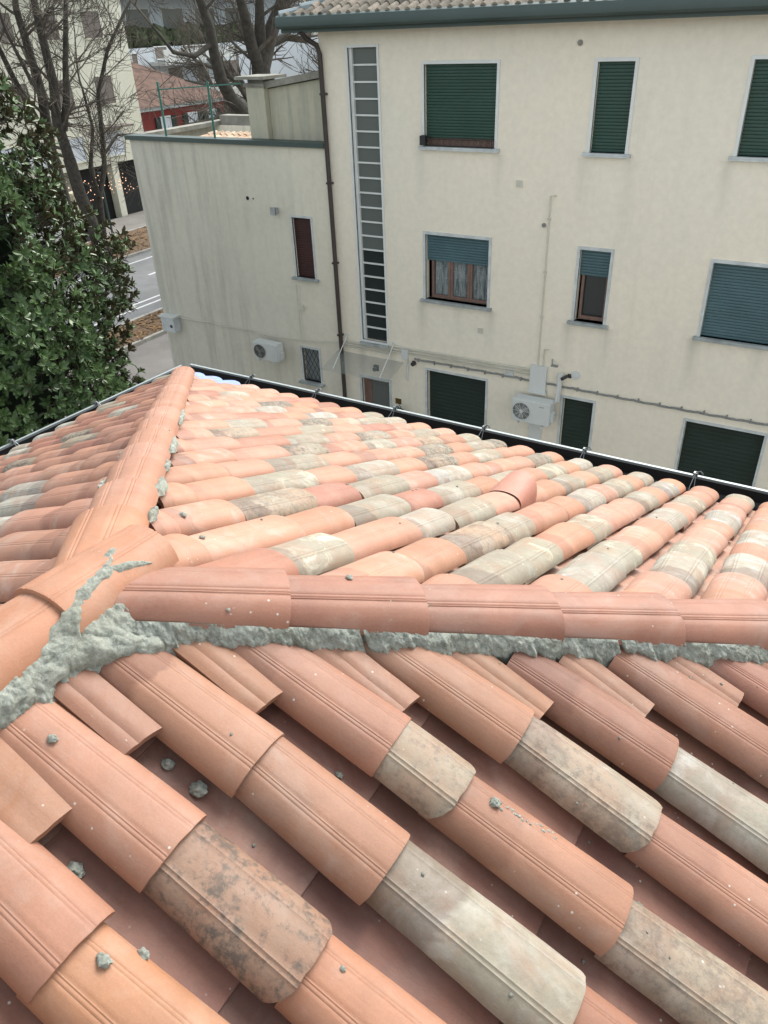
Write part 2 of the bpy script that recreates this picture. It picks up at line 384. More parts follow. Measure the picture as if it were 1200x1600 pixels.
# roof body: boarding under the tiles, eaves, and the walls of the house below
home = empty('house_under_the_roof', (-1.0, 1.0, GZ), 'house carrying the terracotta tiled roof in the foreground, mostly hidden below it', 'house')
g = MB(); y1, x1 = EY-.06, EX+.06; ze = APX.z - SL*(y1-AY); xr = AX+(y1-AY)
A_ = Vector((AX, AY, APX.z)); B_ = Vector((x1, y1, ze)); C_ = Vector((xr, y1, ze)); D_ = Vector((x1, -7, ze)); E_ = Vector((AX, -7, APX.z)); F_ = Vector((xr, -7, ze))
dn = Vector((0, 0, -.14))
top = [A_, B_, C_, D_, E_, F_]
g.add([p-Vector((0, 0, .012)) for p in top]+[p+dn for p in top], [(0, 2, 1), (0, 1, 3, 4), (0, 4, 5, 2), (6, 7, 8), (6, 10, 9, 7), (6, 8, 11, 10), (1, 2, 8, 7), (1, 7, 9, 3), (2, 5, 11, 8), (3, 9, 10, 4), (4, 10, 11, 5)])
g.build('roof_boarding', flat('dark_boarding', (.05, .035, .03), .95, .3, 6, .3), home)
g = MB(); g.box(x1+.45, xr-.45, -6.6, y1-.45, GZ, ze+.15); g.build('wall', M['wall'], home)

HC = .07
PROF_NEW = [0, .03, .08, .14, .2, .26, .31, .335, .345, .355, .367, .38, .392, .404, .418, .45, .5]
PROF_NEW = PROF_NEW + [1-a for a in PROF_NEW[-2::-1]]
def groove_new(a):
    d = 0
    for c in (.345, .38, .404, .62, .655):
        if abs(a-c) < .0065: d = -.0011
    return d
def groove_old(a):
    for c in (.3, .345, .655, .7):
        if abs(a-c) < .012: return .0016
    return 0
PROF_OLD = sorted(set([0, .04, .09, .15, .21, .26, .285, .3, .315, .33, .345, .36, .4, .45, .5, .55, .6, .64, .655, .67, .685, .7, .715, .75, .8, .86, .92, .97, 1]))
def coppo(name, length=.45, w1=.18, w0=.155, h=HC, th=.0125, gr=groove_new, prof=PROF_NEW, round_end=.0, rag=.0, seed=0, nl=9, bend=1.0, mat='clay', flat_pow=.78):
    """a half-round roof tile: x runs down the slope, lower end at x = 0, upper end at -length"""
    g = MB(); n = len(prof); vs = []
    for side in (0, 1):
        for i in range(nl+1):
            f = i/nl
            for j, a in enumerate(prof):
                ph = math.pi*(.045 + .91*a)
                ww = (w0 + (w1-w0)*f)/2; k = 1.0
                ed = 2*a-1
                x = -length*(1-f)
                if i == nl: x -= round_end*abs(ed)**3.2 + rag*(noise.noise(Vector((a*9, seed, 0)))*.5+.5)
                if i == nl-1 and nl > 3: x = -.006 - round_end*abs(ed)**3.2 - rag*(noise.noise(Vector((a*9, seed, 0)))*.5+.5)
                r_ = 0 if side == 0 else -th
                lip = -.0018 if (i == nl and side == 0) else 0
                dd = (gr(a) if side == 0 else 0) + r_ + lip
                wav = .0015*noise.noise(Vector((x*6, a*3, seed*1.7)))
                edge = rag*.5*(noise.noise(Vector((x*30, seed*2, side*0)))) if a in (0, 1) else 0
                cph = math.cos(ph); yy = -math.copysign(abs(cph)**.93, cph)*(ww + dd + wav) ; zz = (math.sin(ph)**flat_pow)*(h + dd + wav) * (1 - .06*(1-f)) + edge
                vs.append((x, yy*bend, zz))
    m_ = (nl+1)*n; fs = []
    for i in range(nl):
        for j in range(n-1):
            a, b, c, d = i*n+j, (i+1)*n+j, (i+1)*n+j+1, i*n+j+1
            fs.append((a, b, c, d)); fs.append((m_+d, m_+c, m_+b, m_+a))
    for j in range(n-1):
        fs.append((nl*n+j, m_+nl*n+j, m_+nl*n+j+1, nl*n+j+1)); fs.append((j+1, m_+j+1, m_+j, j))
    for i in range(nl):
        fs.append((i*n, m_+i*n, m_+(i+1)*n, (i+1)*n)); fs.append(((i+1)*n+n-1, m_+(i+1)*n+n-1, m_+i*n+n-1, i*n+n-1))
    g.add(vs, fs)
    return g.mesh(name, M[mat], True, 38)
COV_NEW = [coppo('cover_tile', seed=i, rag=.0022+.002*(i == 2), round_end=(0, .008, .004, .012)[i]) for i in range(4)]
COV_OLD = [coppo('cover_tile', .43, seed=10+i, gr=groove_old, prof=PROF_OLD, rag=.008, round_end=(.016, .035, .022)[i], th=.014, w1=.178) for i in range(3)]
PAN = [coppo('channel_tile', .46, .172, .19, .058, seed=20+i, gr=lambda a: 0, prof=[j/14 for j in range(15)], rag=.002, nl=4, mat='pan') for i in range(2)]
for me in PAN:
    me.transform(Matrix.Scale(-1, 4, (0, 0, 1))); me.flip_normals(); me.transform(Matrix.Translation((0, 0, .062)))
HIPM = [coppo('ridge_tile', .43, .215, .185, .09, seed=30+i, prof=PROF_NEW, th=.015, rag=.002, round_end=.006*i, gr=lambda a: (-.002 if min(abs(a-c) for c in (.34, .37, .40, .60, .63)) < .0065 else 0)) for i in range(3)]
def strip(name, length, w_, seed):
    g = MB(); n = 9; vs = []; nl = 5
    for side in (0, 1):
        for i in range(nl+1):
            for j in range(n):
                a = j/(n-1); y = (a-.5)*w_; z = .009*(1-(2*a-1)**2) + (-.004 if j in (3,) else 0) - side*.020
                x = -length*(1-i/nl) + .002*noise.noise(Vector((a*8, seed, i))) + (.012*(a-.5) if i == nl else 0)
                vs.append((x, y + .0015*noise.noise(Vector((x*22, seed, a))), z))
    m_ = (nl+1)*n; fs = []
    for i in range(nl):
        for j in range(n-1):
            a, b, c, d = i*n+j, (i+1)*n+j, (i+1)*n+j+1, i*n+j+1
            fs += [(a, b, c, d), (m_+d, m_+c, m_+b, m_+a)]
        fs += [(i*n, m_+i*n, m_+(i+1)*n, (i+1)*n), ((i+1)*n+n-1, m_+(i+1)*n+n-1, m_+i*n+n-1, i*n+n-1)]
    for j in range(n-1): fs += [(nl*n+j, m_+nl*n+j, m_+nl*n+j+1, nl*n+j+1), (j+1, m_+j+1, m_+j, j)]
    g.add(vs, fs); return g.mesh(name, M['clay'], True, 30)

NEWC = dict(new=(.50, .255, .175), orange=(.56, .27, .145), red=(.37, .175, .130), pink=(.53, .31, .235))
STY = {  # class: (colour, pale, dark, grey, words)
 'new': ((.335, .162, .102), .12, 0, 0, 'smooth salmon terracotta'),
 'orange': ((.36, .165, .092), .1, 0, 0, 'clean orange terracotta'),
 'pink': ((.355, .180, .122), .35, 0, 0, 'pinkish terracotta'),
 'red': ((.275, .120, .078), .1, .1, 0, 'darker red terracotta'),
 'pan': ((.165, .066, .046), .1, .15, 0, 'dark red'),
 'spk': ((.34, .27, .19), .3, .95, .8, 'old tile with black lichen speckles'),
 'gry': ((.42, .38, .30), .45, .15, .9, 'weathered grey'),
 'crm': ((.50, .47, .36), .35, .05, .75, 'weathered cream-grey'),
 'wht': ((.40, .37, .32), .9, .2, .6, 'old whitened grey'),
 'blu': ((.36, .40, .42), .8, .1, .7, 'bluish grey weathered'),
 'brn': ((.34, .23, .155), .3, .5, .55, 'old brown weathered'),
 'dbr': ((.25, .13, .085), .15, 1.0, .28, 'old blotched dark brown'),
 'vio': ((.19, .27, .55), 0, 0, 0, 'blue-tinted'),
}
rt_ = random.Random(11)
def place(me, which, u, c, e, tilt, cls, name, label, cat, group, ln=None, full=.45, yaw=0, mul=1.0, roll=0):
    """lower end at slope distance u from the apex line, centre at cross coordinate c (X or Y), e above the boarding"""
    d, s_, n = frame(which)
    base = APX + d*u
    if which == 'far': base.x = c
    else: base.y = c
    o = bpy.data.objects.new(name, me); COL.objects.link(o)
    R3 = Matrix((d, s_, n)).transposed().to_4x4() @ Matrix.Rotation(yaw, 4, 'Z') @ Matrix.Rotation(-tilt, 4, 'Y') @ Matrix.Rotation(roll, 4, 'X')
    o.matrix_world = Matrix.Translation(base + n*e) @ R3
    o.scale = (ln/full if ln else 1, 1.13 if which != 'near' and name == 'cover_tile' else 1, 1.02 if which != 'near' and name == 'cover_tile' else 1)
    c0, pale, dark, grey, _ = STY[cls]
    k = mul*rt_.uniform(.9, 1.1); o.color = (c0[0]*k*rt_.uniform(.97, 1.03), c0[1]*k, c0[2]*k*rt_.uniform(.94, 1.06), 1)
    o['pale'] = float(pale*rt_.uniform(.5, 1.4)); o['dark'] = float(dark); o['grey'] = float(grey); o['damp'] = rt_.choice([0.0, .35, .6, .8])
    return tag(o, label, cat, group)
def ordn(i):
    w_ = ['zeroth', 'first', 'second', 'third', 'fourth', 'fifth', 'sixth', 'seventh', 'eighth', 'ninth', 'tenth', 'eleventh', 'twelfth', 'thirteenth', 'fourteenth', 'fifteenth', 'sixteenth', 'seventeenth', 'eighteenth', 'nineteenth', 'twentieth']
    return w_[i] if i <= 20 else 'twenty-' + w_[i-20] if i < 30 else 'thirtieth'
TILT = .034
OLD = {'spk', 'gry', 'crm', 'wht', 'blu', 'brn', 'dbr', 'vio'}
def cover(which, u, c, cls, label, group, top=None, yaw=0, e=.032, mul=1.0):
    old = cls in OLD; me = rt_.choice(COV_OLD if old else COV_NEW); full = .43 if old else .45
    ln = None
    if top is not None and u-full < top: ln = max(u-top, .06)
    return place(me, which, u, c, e+.016, TILT, cls, 'cover_tile', label, 'roof tile', group, ln, full, yaw, mul, rt_.uniform(-.03, .03))

big = MB(); big.fixn = False; bigp = MB(); bigp.fixn = False
def put(mb_, me, which, u, c, e, tilt):
    lim = (abs(c-AX) if which == 'far' else max(0, c-AY))/CT
    if u-.45 < lim-.06: return
    d, s_, n = frame(which); base = APX + d*u
    if which == 'far': base.x = c
    else: base.y = c
    Mx = Matrix.Translation(base+n*e) @ Matrix((d, s_, n)).transposed().to_4x4() @ Matrix.Rotation(-tilt, 4, 'Y')
    mb_.add([Mx @ v.co for v in me.vertices], [tuple(p.vertices) for p in me.polygons])
# ---- near slope: the columns of big tiles at the photographer's feet (lower ends measured down from the ridge)
NEAR = {
 -2: (-.17, [(.40, 'new'), (.80, 'new'), (1.2, 'orange')]),
 -1: (.06, [(.42, 'orange'), (.83, 'new'), (1.22, 'gry')]),
 0: (.284, [(.486, 'new'), (.90, 'orange'), (1.3, 'new')]),
 1: (.505, [(.497, 'new'), (.809, 'dbr'), (1.24, 'orange'), (1.65, 'gry')]),
 2: (.737, [(.502, 'new'), (.829, 'new'), (1.242, 'gry'), (1.66, 'orange')]),
 3: (.963, [(.696, 'new'), (.876, 'brn'), (1.267, 'new'), (1.68, 'brn'), (2.08, 'new')]),
 4: (1.195, [(.92, 'new'), (1.267, 'brn'), (1.69, 'new'), (2.1, 'gry')]),
 5: (1.400, [(.87, 'new'), (1.253, 'red'), (1.67, 'wht'), (2.08, 'new')]),
 6: (1.633, [(1.07, 'new'), (1.477, 'red'), (1.90, 'new'), (2.3, 'gry')]),
 7: (1.865, [(1.3, 'new'), (1.72, 'red'), (2.1, 'new')]),
 8: (2.09, [(1.55, 'new'), (1.95, 'red'), (2.3, 'new')]),
 9: (2.31, [(1.78, 'new'), (2.15, 'new')]),
 10: (2.53, [(2.0, 'new'), (2.4, 'new')]),
}
# the first entry of columns 5..10 is a short upper piece almost hidden under the mortar: drop it where the photo shows one long tile
for k in (5, 6, 7, 8): NEAR[k] = (NEAR[k][0], NEAR[k][1][1:])
NW = {'new': 'smooth salmon terracotta cover tile', 'orange': 'clean orange terracotta cover tile', 'red': 'dusky red terracotta cover tile', 'gry': 'weathered grey cover tile',
      'brn': 'old grey-brown cover tile', 'dbr': 'old cover tile blotched with dark lichen', 'wht': 'old cover tile with a white wash mark'}
for k, (cy_, lst) in sorted(NEAR.items()):
    d, s_, n = frame('near')
    for i, (u, cls) in enumerate(lst):
        p = APX + d*u; p.y = cy_; q = APX + d*(u-.4); q.y = cy_
        if not in_frame([p, q, p+Vector((0, .1, 0)), p-Vector((0, .1, 0))], 30): put(big, COV_NEW[i % 4], 'near', u, cy_, .048, TILT); continue
        top_ = max(0, (cy_-AY))/CT - .06
        lab = '%s, %s column of front slope, %s down' % (NW[cls], ordn(k+3), ordn(i+1))
        if i == 0: top = top_
        else: top = None
        cover('near', u, cy_, cls, lab, 'big cover tiles of the front slope', top, rt_.uniform(-.025, .025), mul=.86)  # colour scaled down: shade of the front slope is painted into the clay
# channels between them
for k in range(-2, 11):
    yc = (NEAR[k][0] + (NEAR[k+1][0] if k+1 in NEAR else NEAR[k][0]+.23))/2
    for i in range(6):
        u = .30 + .42*i
        if u < max(0, yc-AY)/CT + .1: continue
        d, s_, n = frame('near'); p = APX + d*u; p.y = yc; q = p-d*.3
        if not in_frame([p, q], 170): put(bigp, PAN[0], 'near', u, yc, .014, .02); continue
        top = max(0, (yc-AY))/CT + .03
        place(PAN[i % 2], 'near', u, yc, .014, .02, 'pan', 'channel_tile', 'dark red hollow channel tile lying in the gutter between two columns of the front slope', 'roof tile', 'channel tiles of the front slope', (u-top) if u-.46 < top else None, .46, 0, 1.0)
# cut strips bedded over the channels along the ridge and hip
STRIPS = [(.40, .30, .30), (.615, .300, .24), (.852, .43, .25), (1.06, .67, .27), (1.295, .94, .27), (1.49, 1.16, .25), (1.73, 1.37, .25), (1.96, 1.6, .25)]
for i, (yc, u, ln) in enumerate(STRIPS):
    o = place(strip('cut_tile', ln, (.125 if i == 0 else .090), i), 'near', u, yc, .086, .0, 'orange' if i in (0, 2, 4) else 'new', 'cut_tile',
          'short flat cut tile strip sticking out of the mortar, %s from the left' % ordn(i+1), 'cut tile', 'cut tile strips along the mortar', yaw=rt_.uniform(-.05, .03), mul=.74)

# ---- far slope (hip end): columns run away from us to the gutter
FARHINT = [(365,615,'crm'),(432,628,'spk'),(417,640,'wht'),(372,660,'wht'),(365,676,'brn'),(484,659,'spk'),(480,671,'crm'),(473,687,'gry'),(455,705,'spk'),(435,725,'gry'),(414,759,'crm'),(414,786,'brn'),
 (582,645,'gry'),(500,645,'wht'),(615,651,'wht'),(662,674,'gry'),(580,657,'crm'),(575,682,'spk'),(577,697,'crm'),(570,712,'pink'),(662,690,'brn'),(670,703,'spk'),(680,722,'spk'),(687,745,'wht'),(692,775,'gry'),(702,810,'wht'),
 (732,682,'crm'),(570,740,'wht'),(567,767,'gry'),(560,805,'gry'),(532,860,'crm'),(720,857,'brn'),(770,691,'spk'),(737,692,'gry'),(754,710,'crm'),(770,727,'pink'),(831,713,'spk'),(780,745,'crm'),(854,734,'crm'),(903,718,'wht'),
 (933,734,'crm'),(880,755,'gry'),(954,755,'gry'),(903,783,'wht'),(936,811,'crm'),(830,815,'gry'),(859,853,'crm'),(905,897,'blu'),(747,895,'gry'),(709,801,'gry'),(1002,741,'crm'),(1033,760,'blu'),(990,782,'gry'),(1073,782,'crm'),
 (1033,810,'blu'),(977,850,'crm'),(1150,776,'crm'),(1117,810,'blu'),(1085,850,'crm'),(1040,890,'wht'),(1175,845,'wht'),(1150,887,'wht'),(315,590,'vio'),(345,590,'vio'),(300,583,'vio'),(490,610,'red'),(520,615,'red')]
LEFTHINT = [(29,763,'blu'),(15,790,'blu'),(15,820,'wht'),(36,725,'spk'),(31,703,'wht'),(31,683,'wht'),(70,667,'wht'),(121,657,'wht'),(126,674,'spk'),(123,691,'gry'),(174,623,'crm'),(181,635,'gry'),(191,641,'wht'),(254,590,'gry'),(104,652,'pink')]
rf = random.Random(5)
FX = [-1.891+.2256*i for i in range(-15, 0)] + [-1.891, -1.658, -1.427, -1.211, -.984, -.767, -.542, -.312, -.09, .13, .35, .57, .79]
UE = (EY-AY)/CT
cand = []
for ci, X in enumerate(FX):
    top = (abs(X-AX)*(1.02 if X < AX else 1.0))/CT
    u = UE; i = 0; alt = ci % 2
    while u > top+.04:
        cand.append([ci, i, X, u, top])
        step = (.33, .49)[(i+alt) % 2] if X > -2.2 else rf.uniform(.38, .46)
        if i == 0: step *= .8
        u -= step*.93; i += 1
used = {}
d, s_, n = frame('far')
cent = []
for t_ in cand:
    p = APX + d*(t_[3]-.15); p.x = t_[2]; p += n*.1; cent.append(pix(p))
for hx, hy, cls in FARHINT:
    best = min(range(len(cand)), key=lambda j: ((cent[j][0]-hx)**2 + 4*(cent[j][1]-hy)**2) if cent[j] and j not in used else 1e9)
    used[best] = cls
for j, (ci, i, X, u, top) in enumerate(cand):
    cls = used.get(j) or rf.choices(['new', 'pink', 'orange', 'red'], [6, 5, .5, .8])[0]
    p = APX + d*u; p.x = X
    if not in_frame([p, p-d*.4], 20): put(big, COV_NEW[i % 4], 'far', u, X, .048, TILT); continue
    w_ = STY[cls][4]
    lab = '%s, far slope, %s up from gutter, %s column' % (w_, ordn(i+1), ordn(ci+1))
    cover('far', u, X, cls, lab, 'cover tiles of the far slope', top+.05, rf.uniform(-.03, .03), mul=1.15)  # colour scaled up: stronger light on the far slope is painted into the clay
for ci in range(11, len(FX)-1):
    X = (FX[ci]+FX[ci+1])/2; u = UE-.02
    while u > abs(X-AX)/CT + .1:
        p = APX+d*u; p.x = X
        if in_frame([p, p-d*.4], 0):
            tp = abs(X-AX)/CT+.06
            place(PAN[ci % 2], 'far', u, X, .014, .02, 'pink', 'channel_tile', 'pale pink hollow channel tile between two cover columns of the far slope', 'roof tile', 'channel tiles of the far slope', (u-tp) if u-.46 < tp else None, .46)
        else: put(bigp, PAN[0], 'far', u, X, .014, .02)
        u -= .4
# the same tiling carried on beyond the edge of the photograph
for k in range(17):
    X = .79+.2256*(k+1); u = UE
    while u > (X-AX)/CT+.1: put(big, COV_NEW[k % 4], 'far', u, X, .048, TILT); put(bigp, PAN[0], 'far', u, X-.113, .014, .02); u -= .41
for k in range(28):
    Y = 2.53+.2275*(k-15) if k < 5 else 2.53+.2275*(k-4)
    if k < 5: Y = -.17-.2275*(k+1)
    if Y > 4.9: continue
    u = 4.6 if k >= 5 else 2.0
    while u > max(0, Y-AY)/CT+.1:
        put(big, COV_NEW[k % 4], 'near', u, Y, .048, TILT); put(bigp, PAN[0], 'near', u, Y-.113, .014, .02); u -= .41
for k, (yc_, lst) in NEAR.items():
    u = lst[-1][0]+.41
    while u < 4.6: put(big, COV_NEW[k % 4], 'near', u, yc_, .048, TILT); put(bigp, PAN[0], 'near', u, yc_-.113, .014, .02); u += .41
# the tile standing up out of the far slope (a vent tile, closed front)
vt = empty('vent_tile', APX + d*((3.14-AY)/CT) , 'terracotta vent tile standing up from the far slope with a rounded hood', 'vent tile')
vt.location.x = -1.205
g = MB(); nn_ = 16; vs = []
for i, (x, sc_) in enumerate(((-.21, .72), (-.15, .82), (-.07, .93), (0, 1.0))):
    for j in range(nn_+1):
        a = math.pi*j/nn_; hh = (.07, .10, .135, .16)[i]; vs.append((x - .02*math.sin(a)*0, -math.cos(a)*.098*(.88+.12*sc_), hh*math.sin(a)**.6 - .02))
fs = [(i*(nn_+1)+j, (i+1)*(nn_+1)+j, (i+1)*(nn_+1)+j+1, i*(nn_+1)+j+1) for i in range(3) for j in range(nn_)]
fs.append(tuple(3*(nn_+1)+j for j in range(nn_+1)))
g.add(vs, fs); me = g.mesh('hood', M['clay'], True, 50)
o = bpy.data.objects.new('hood', me); COL.objects.link(o); o.parent = vt; o.matrix_local = Matrix((d, s_, n)).transposed().to_4x4() @ Matrix.Translation((0.0, 0, .075))
o.color = (.43, .19, .135, 1); o['pale'] = .1; o['dark'] = .05; o['grey'] = 0.0

# ---- left slope
LYS = [EY-.28-.2256*i for i in range(0, 22)]
d, s_, n = frame('left'); UL = (AX-EX)/CT
cand = []
for ci, Y in enumerate(LYS):
    top = max(0, (Y-AY)/1.02)/CT; u = UL; i = 0
    while u > top+.04:
        cand.append((ci, i, Y, u, top)); u -= rf.uniform(.38, .45)*(.75 if i == 0 else 1); i += 1
cent = []
for t_ in cand:
    p = APX + d*(t_[3]-.15); p.y = t_[2]; p += n*.1; cent.append(pix(p))
used = {}
for hx, hy, cls in LEFTHINT:
    best = min(range(len(cand)), key=lambda j: ((cent[j][0]-hx)**2 + 4*(cent[j][1]-hy)**2) if cent[j] and j not in used else 1e9)
    used[best] = cls
for j, (ci, i, Y, u, top) in enumerate(cand):
    p = APX + d*u; p.y = Y; q = p-d*.4
    if not in_frame([p, q], 0): put(big, COV_NEW[i % 4], 'left', u, Y, .048, TILT); continue
    far_ = (cent[j][1] < 700)
    cls = used.get(j) or rf.choices(['new', 'pink', 'red'], [2, 1, 5] if far_ else [5, 4, 1])[0]
    lab = '%s, left slope, %s up from gutter, %s column from corner' % (STY[cls][4], ordn(i+1), ordn(ci+1))
    cover('left', u, Y, cls, lab, 'cover tiles of the left slope', top+.05, rf.uniform(-.03, .03))

for nm, mb_, mt in (('outlying_cover_tiles', big, 'clay'), ('outlying_channel_tiles', bigp, 'pan')):
    o = mb_.build(nm, M[mt], None, True, 38); o.color = (.33, .165, .115, 1) if mt == 'clay' else (.2, .085, .06, 1); o['pale'] = .3; o['dark'] = .1; o['grey'] = .1; o['damp'] = 0.0
    tag(o, kind='stuff')
# ---- hips and ridge
def hip_frame(dv):
    dv = Vector(dv).normalized(); up_ = Vector((0, 0, 1)); s0 = up_.cross(dv).normalized(); n0 = dv.cross(s0); return dv, s0, n0
def hip_tile(t_end, dv, cls, label, group, off=-.098, ln=None, mul=1.0, yaw=0, lift=0):
    dv, s0, n0 = hip_frame(dv)
    o = bpy.data.objects.new('ridge_tile', rt_.choice(HIPM)); COL.objects.link(o)
    o.matrix_world = Matrix.Translation(Vector((AX, AY, AZ)) + dv*t_end + n0*(off+.012+lift)) @ Matrix((dv, s0, n0)).transposed().to_4x4() @ Matrix.Rotation(yaw, 4, 'Z') @ Matrix.Rotation(-.035, 4, 'Y')
    if ln: o.scale = (ln/.43, 1, 1)
    c0 = STY[cls][0]; k = mul*rt_.uniform(.96, 1.04); o.color = (c0[0]*k, c0[1]*k, c0[2]*k, 1); o['pale'] = .12; o['dark'] = 0.0; o['grey'] = 0.0
    return tag(o, label, 'ridge tile', group)
HB, HA, RD = (1, 1, -SL), (-1, 1.03, -SL), (0, -1, 0)
for i, t_ in enumerate((.47, .81, 1.19, 1.575, 1.96, 2.35, 2.75, 3.15, 3.55, 3.95, 4.35, 4.75, 5.15, 5.55, 5.95)):
    hip_tile(t_, HB, 'red', 'dusky red ridge tile of the right-hand hip, %s from the mortared joint' % ordn(i+1), 'right-hand hip tiles', ln=.47 if i == 0 else None, mul=.98)
ends = [.50, .89, 1.26, 1.57, 1.93, 2.32, 2.72, 3.12, 3.52, 3.92, 4.32, 4.72, 5.12, 5.50]
for i, t_ in enumerate(ends):
    hip_tile(t_, HA, 'orange' if i == 0 else 'new' if i % 3 else 'pink', 'salmon ridge tile of the far hip, %s down from the mortared joint' % ordn(i+1), 'far hip tiles', ln=.50 if i == 0 else None, lift=.012 if i == 0 else 0, mul=1.05)
for i in range(3):
    hip_tile(.02+.37*i if i else .10, RD, 'orange', 'clean orange ridge tile at the left edge, %s from the mortared joint' % ordn(i+1), 'ridge tiles', mul=1.02, lift=.0, ln=.30 if i == 0 else None)

# ---- mortar
def mortar_bank(name, path, label, cols=9, amp=.012, seed=0):
    """path: list of (top point, bottom point) pairs; a lumpy bank of mortar between them with a ragged lower edge"""
    g = MB(); nrow = len(path); vs = []
    for i, (a, b, th_) in enumerate(path):
        a, b = Vector(a), Vector(b)
        nrm = (path[min(i+1, nrow-1)][0]-path[max(i-1, 0)][0]).cross(b-a).normalized()
        if nrm.z < 0: nrm = -nrm
        for j in range(cols+1):
            f = j/cols; p = a.lerp(b, f)
            bulge = th_*math.sin(math.pi*min(1, f*1.02))**.7
            q = p*38 + Vector((seed, 0, 0)); dsp = noise.fractal(q, .6, 2.1, 6)*amp + noise.noise(p*14)*amp*1.1 + (abs(noise.noise(p*190))-.2)*.0045
            edgef = 0 if j in (0,) else 1
            vs.append(p + nrm*(bulge + dsp*edgef*(1 if j < cols else .3) - (.004 if j == cols else 0)))
    for i, (a, b, th_) in enumerate(path): vs.append(Vector(b) + (Vector(a)-Vector(b))*.3 - Vector((0, 0, .06)))
    fs = [(i*(cols+1)+j, (i+1)*(cols+1)+j, (i+1)*(cols+1)+j+1, i*(cols+1)+j+1) for i in range(nrow-1) for j in range(cols)]
    k = nrow*(cols+1)
    fs += [(i*(cols+1)+cols, (i+1)*(cols+1)+cols, k+i+1, k+i) for i in range(nrow-1)]
    g.add(vs, fs); o = g.build(name, M['mortar'], None, True, 80)
    return tag(o, label, 'mortar')
# along the near side of the right-hand hip
dv, s0, n0 = hip_frame(HB)
def near_z(x): return APX.z - SL*(x-AX)
path = []; tmax = 3.2; nst = 1150
for i in range(nst):
    t_ = .03 + tmax*i/nst
    c = Vector((AX, AY, AZ)) + dv*t_
    a = c - s0*.098 - n0*.058                     # just under the tile's near edge
    ragg = .030*noise.noise(Vector((t_*7, 1, 0))) + .024*noise.noise(Vector((t_*21, 2, 0))) + .012*noise.noise(Vector((t_*70, 2, 0)))
    # the bank reaches down over the channels and hugs the covers
    b = c - s0*(.119 + ragg*1.05 + (.03 if t_ < .2 else 0))
    ph = ((b.y - .284) / .2275) % 1.0                # 0 on a cover crest
    hump = max(0.0, math.cos(2*math.pi*ph))
    b.z = near_z(b.x) + .052 + .045*hump
    path.append((a, b, .010))
mortar_bank('mortar_fillet', path, 'grey-green mortar bedding along the near edge of the right-hand hip', 20, .007, 3)
# along the near side of the ridge, lower left
dv, s0, n0 = hip_frame(RD)
path = []
for i in range(320):
    t_ = -.13 + .95*i/320
    c = Vector((AX, AY, AZ)) + dv*t_
    sgn = 1 if s0.x > 0 else -1
    a = c + s0*sgn*.095 - n0*.060
    ragg = .022*noise.noise(Vector((t_*8, 5, 0))) + .016*noise.noise(Vector((t_*25, 6, 0)))
    b = c + s0*sgn*(.132 + ragg*1.2 + .045*math.exp(-((t_-.0)/.1)**2))
    ph = ((b.y - .284)/.2275) % 1.0; hump = max(0, math.cos(2*math.pi*ph)); b.z = near_z(b.x) + .055 + .045*hump
    path.append((a, b, .014))
mortar_bank('mortar_fillet', path, 'grey-green mortar bedding along the near edge of the ridge at left', 20, .008, 9)
# the smear of mortar wrapping the joint of the three ridges
def smear(name, pts, label, seed=0, fac=1.0):
    g = MB(); cols = 18; vs = []; P = []
    for i in range(len(pts)-1):
        a, b = pts[i], pts[i+1]
        m_ = max(3, int((Vector(a[0])-Vector(b[0])).length/.003))
        for k in range(m_):
            f = k/m_; P.append((Vector(a[0]).lerp(Vector(b[0]), f), Vector(a[1]).lerp(Vector(b[1]), f).normalized(), a[2]+(b[2]-a[2])*f))
    for i, (p, nn2, wd) in enumerate(P):
        t = (P[min(i+3, len(P)-1)][0]-P[max(i-3, 0)][0]).normalized(); sd2 = t.cross(nn2).normalized()
        w2 = wd*(1+.35*noise.noise(p*22 + Vector((seed, 0, 0)))+.25*noise.noise(p*60))
        endf = min(1, i/7, (len(P)-1-i)/7)
        for j in range(cols+1):
            f = 2*j/cols-1; q = p + sd2*w2*f*(.3+.7*endf)
            hgt = (1-abs(f)**2.5)*.015*fac*endf - .006
            vs.append(q + nn2*(hgt + (1-abs(f)**3)*(.007*noise.fractal(q*40, .9, 2.0, 4)+.004*noise.noise(q*17)+.004*(abs(noise.noise(q*170))-.2))))
    fs = [(i*(cols+1)+j, (i+1)*(cols+1)+j, (i+1)*(cols+1)+j+1, i*(cols+1)+j+1) for i in range(len(P)-1) for j in range(cols)]
    g.add(vs, fs); return g, label
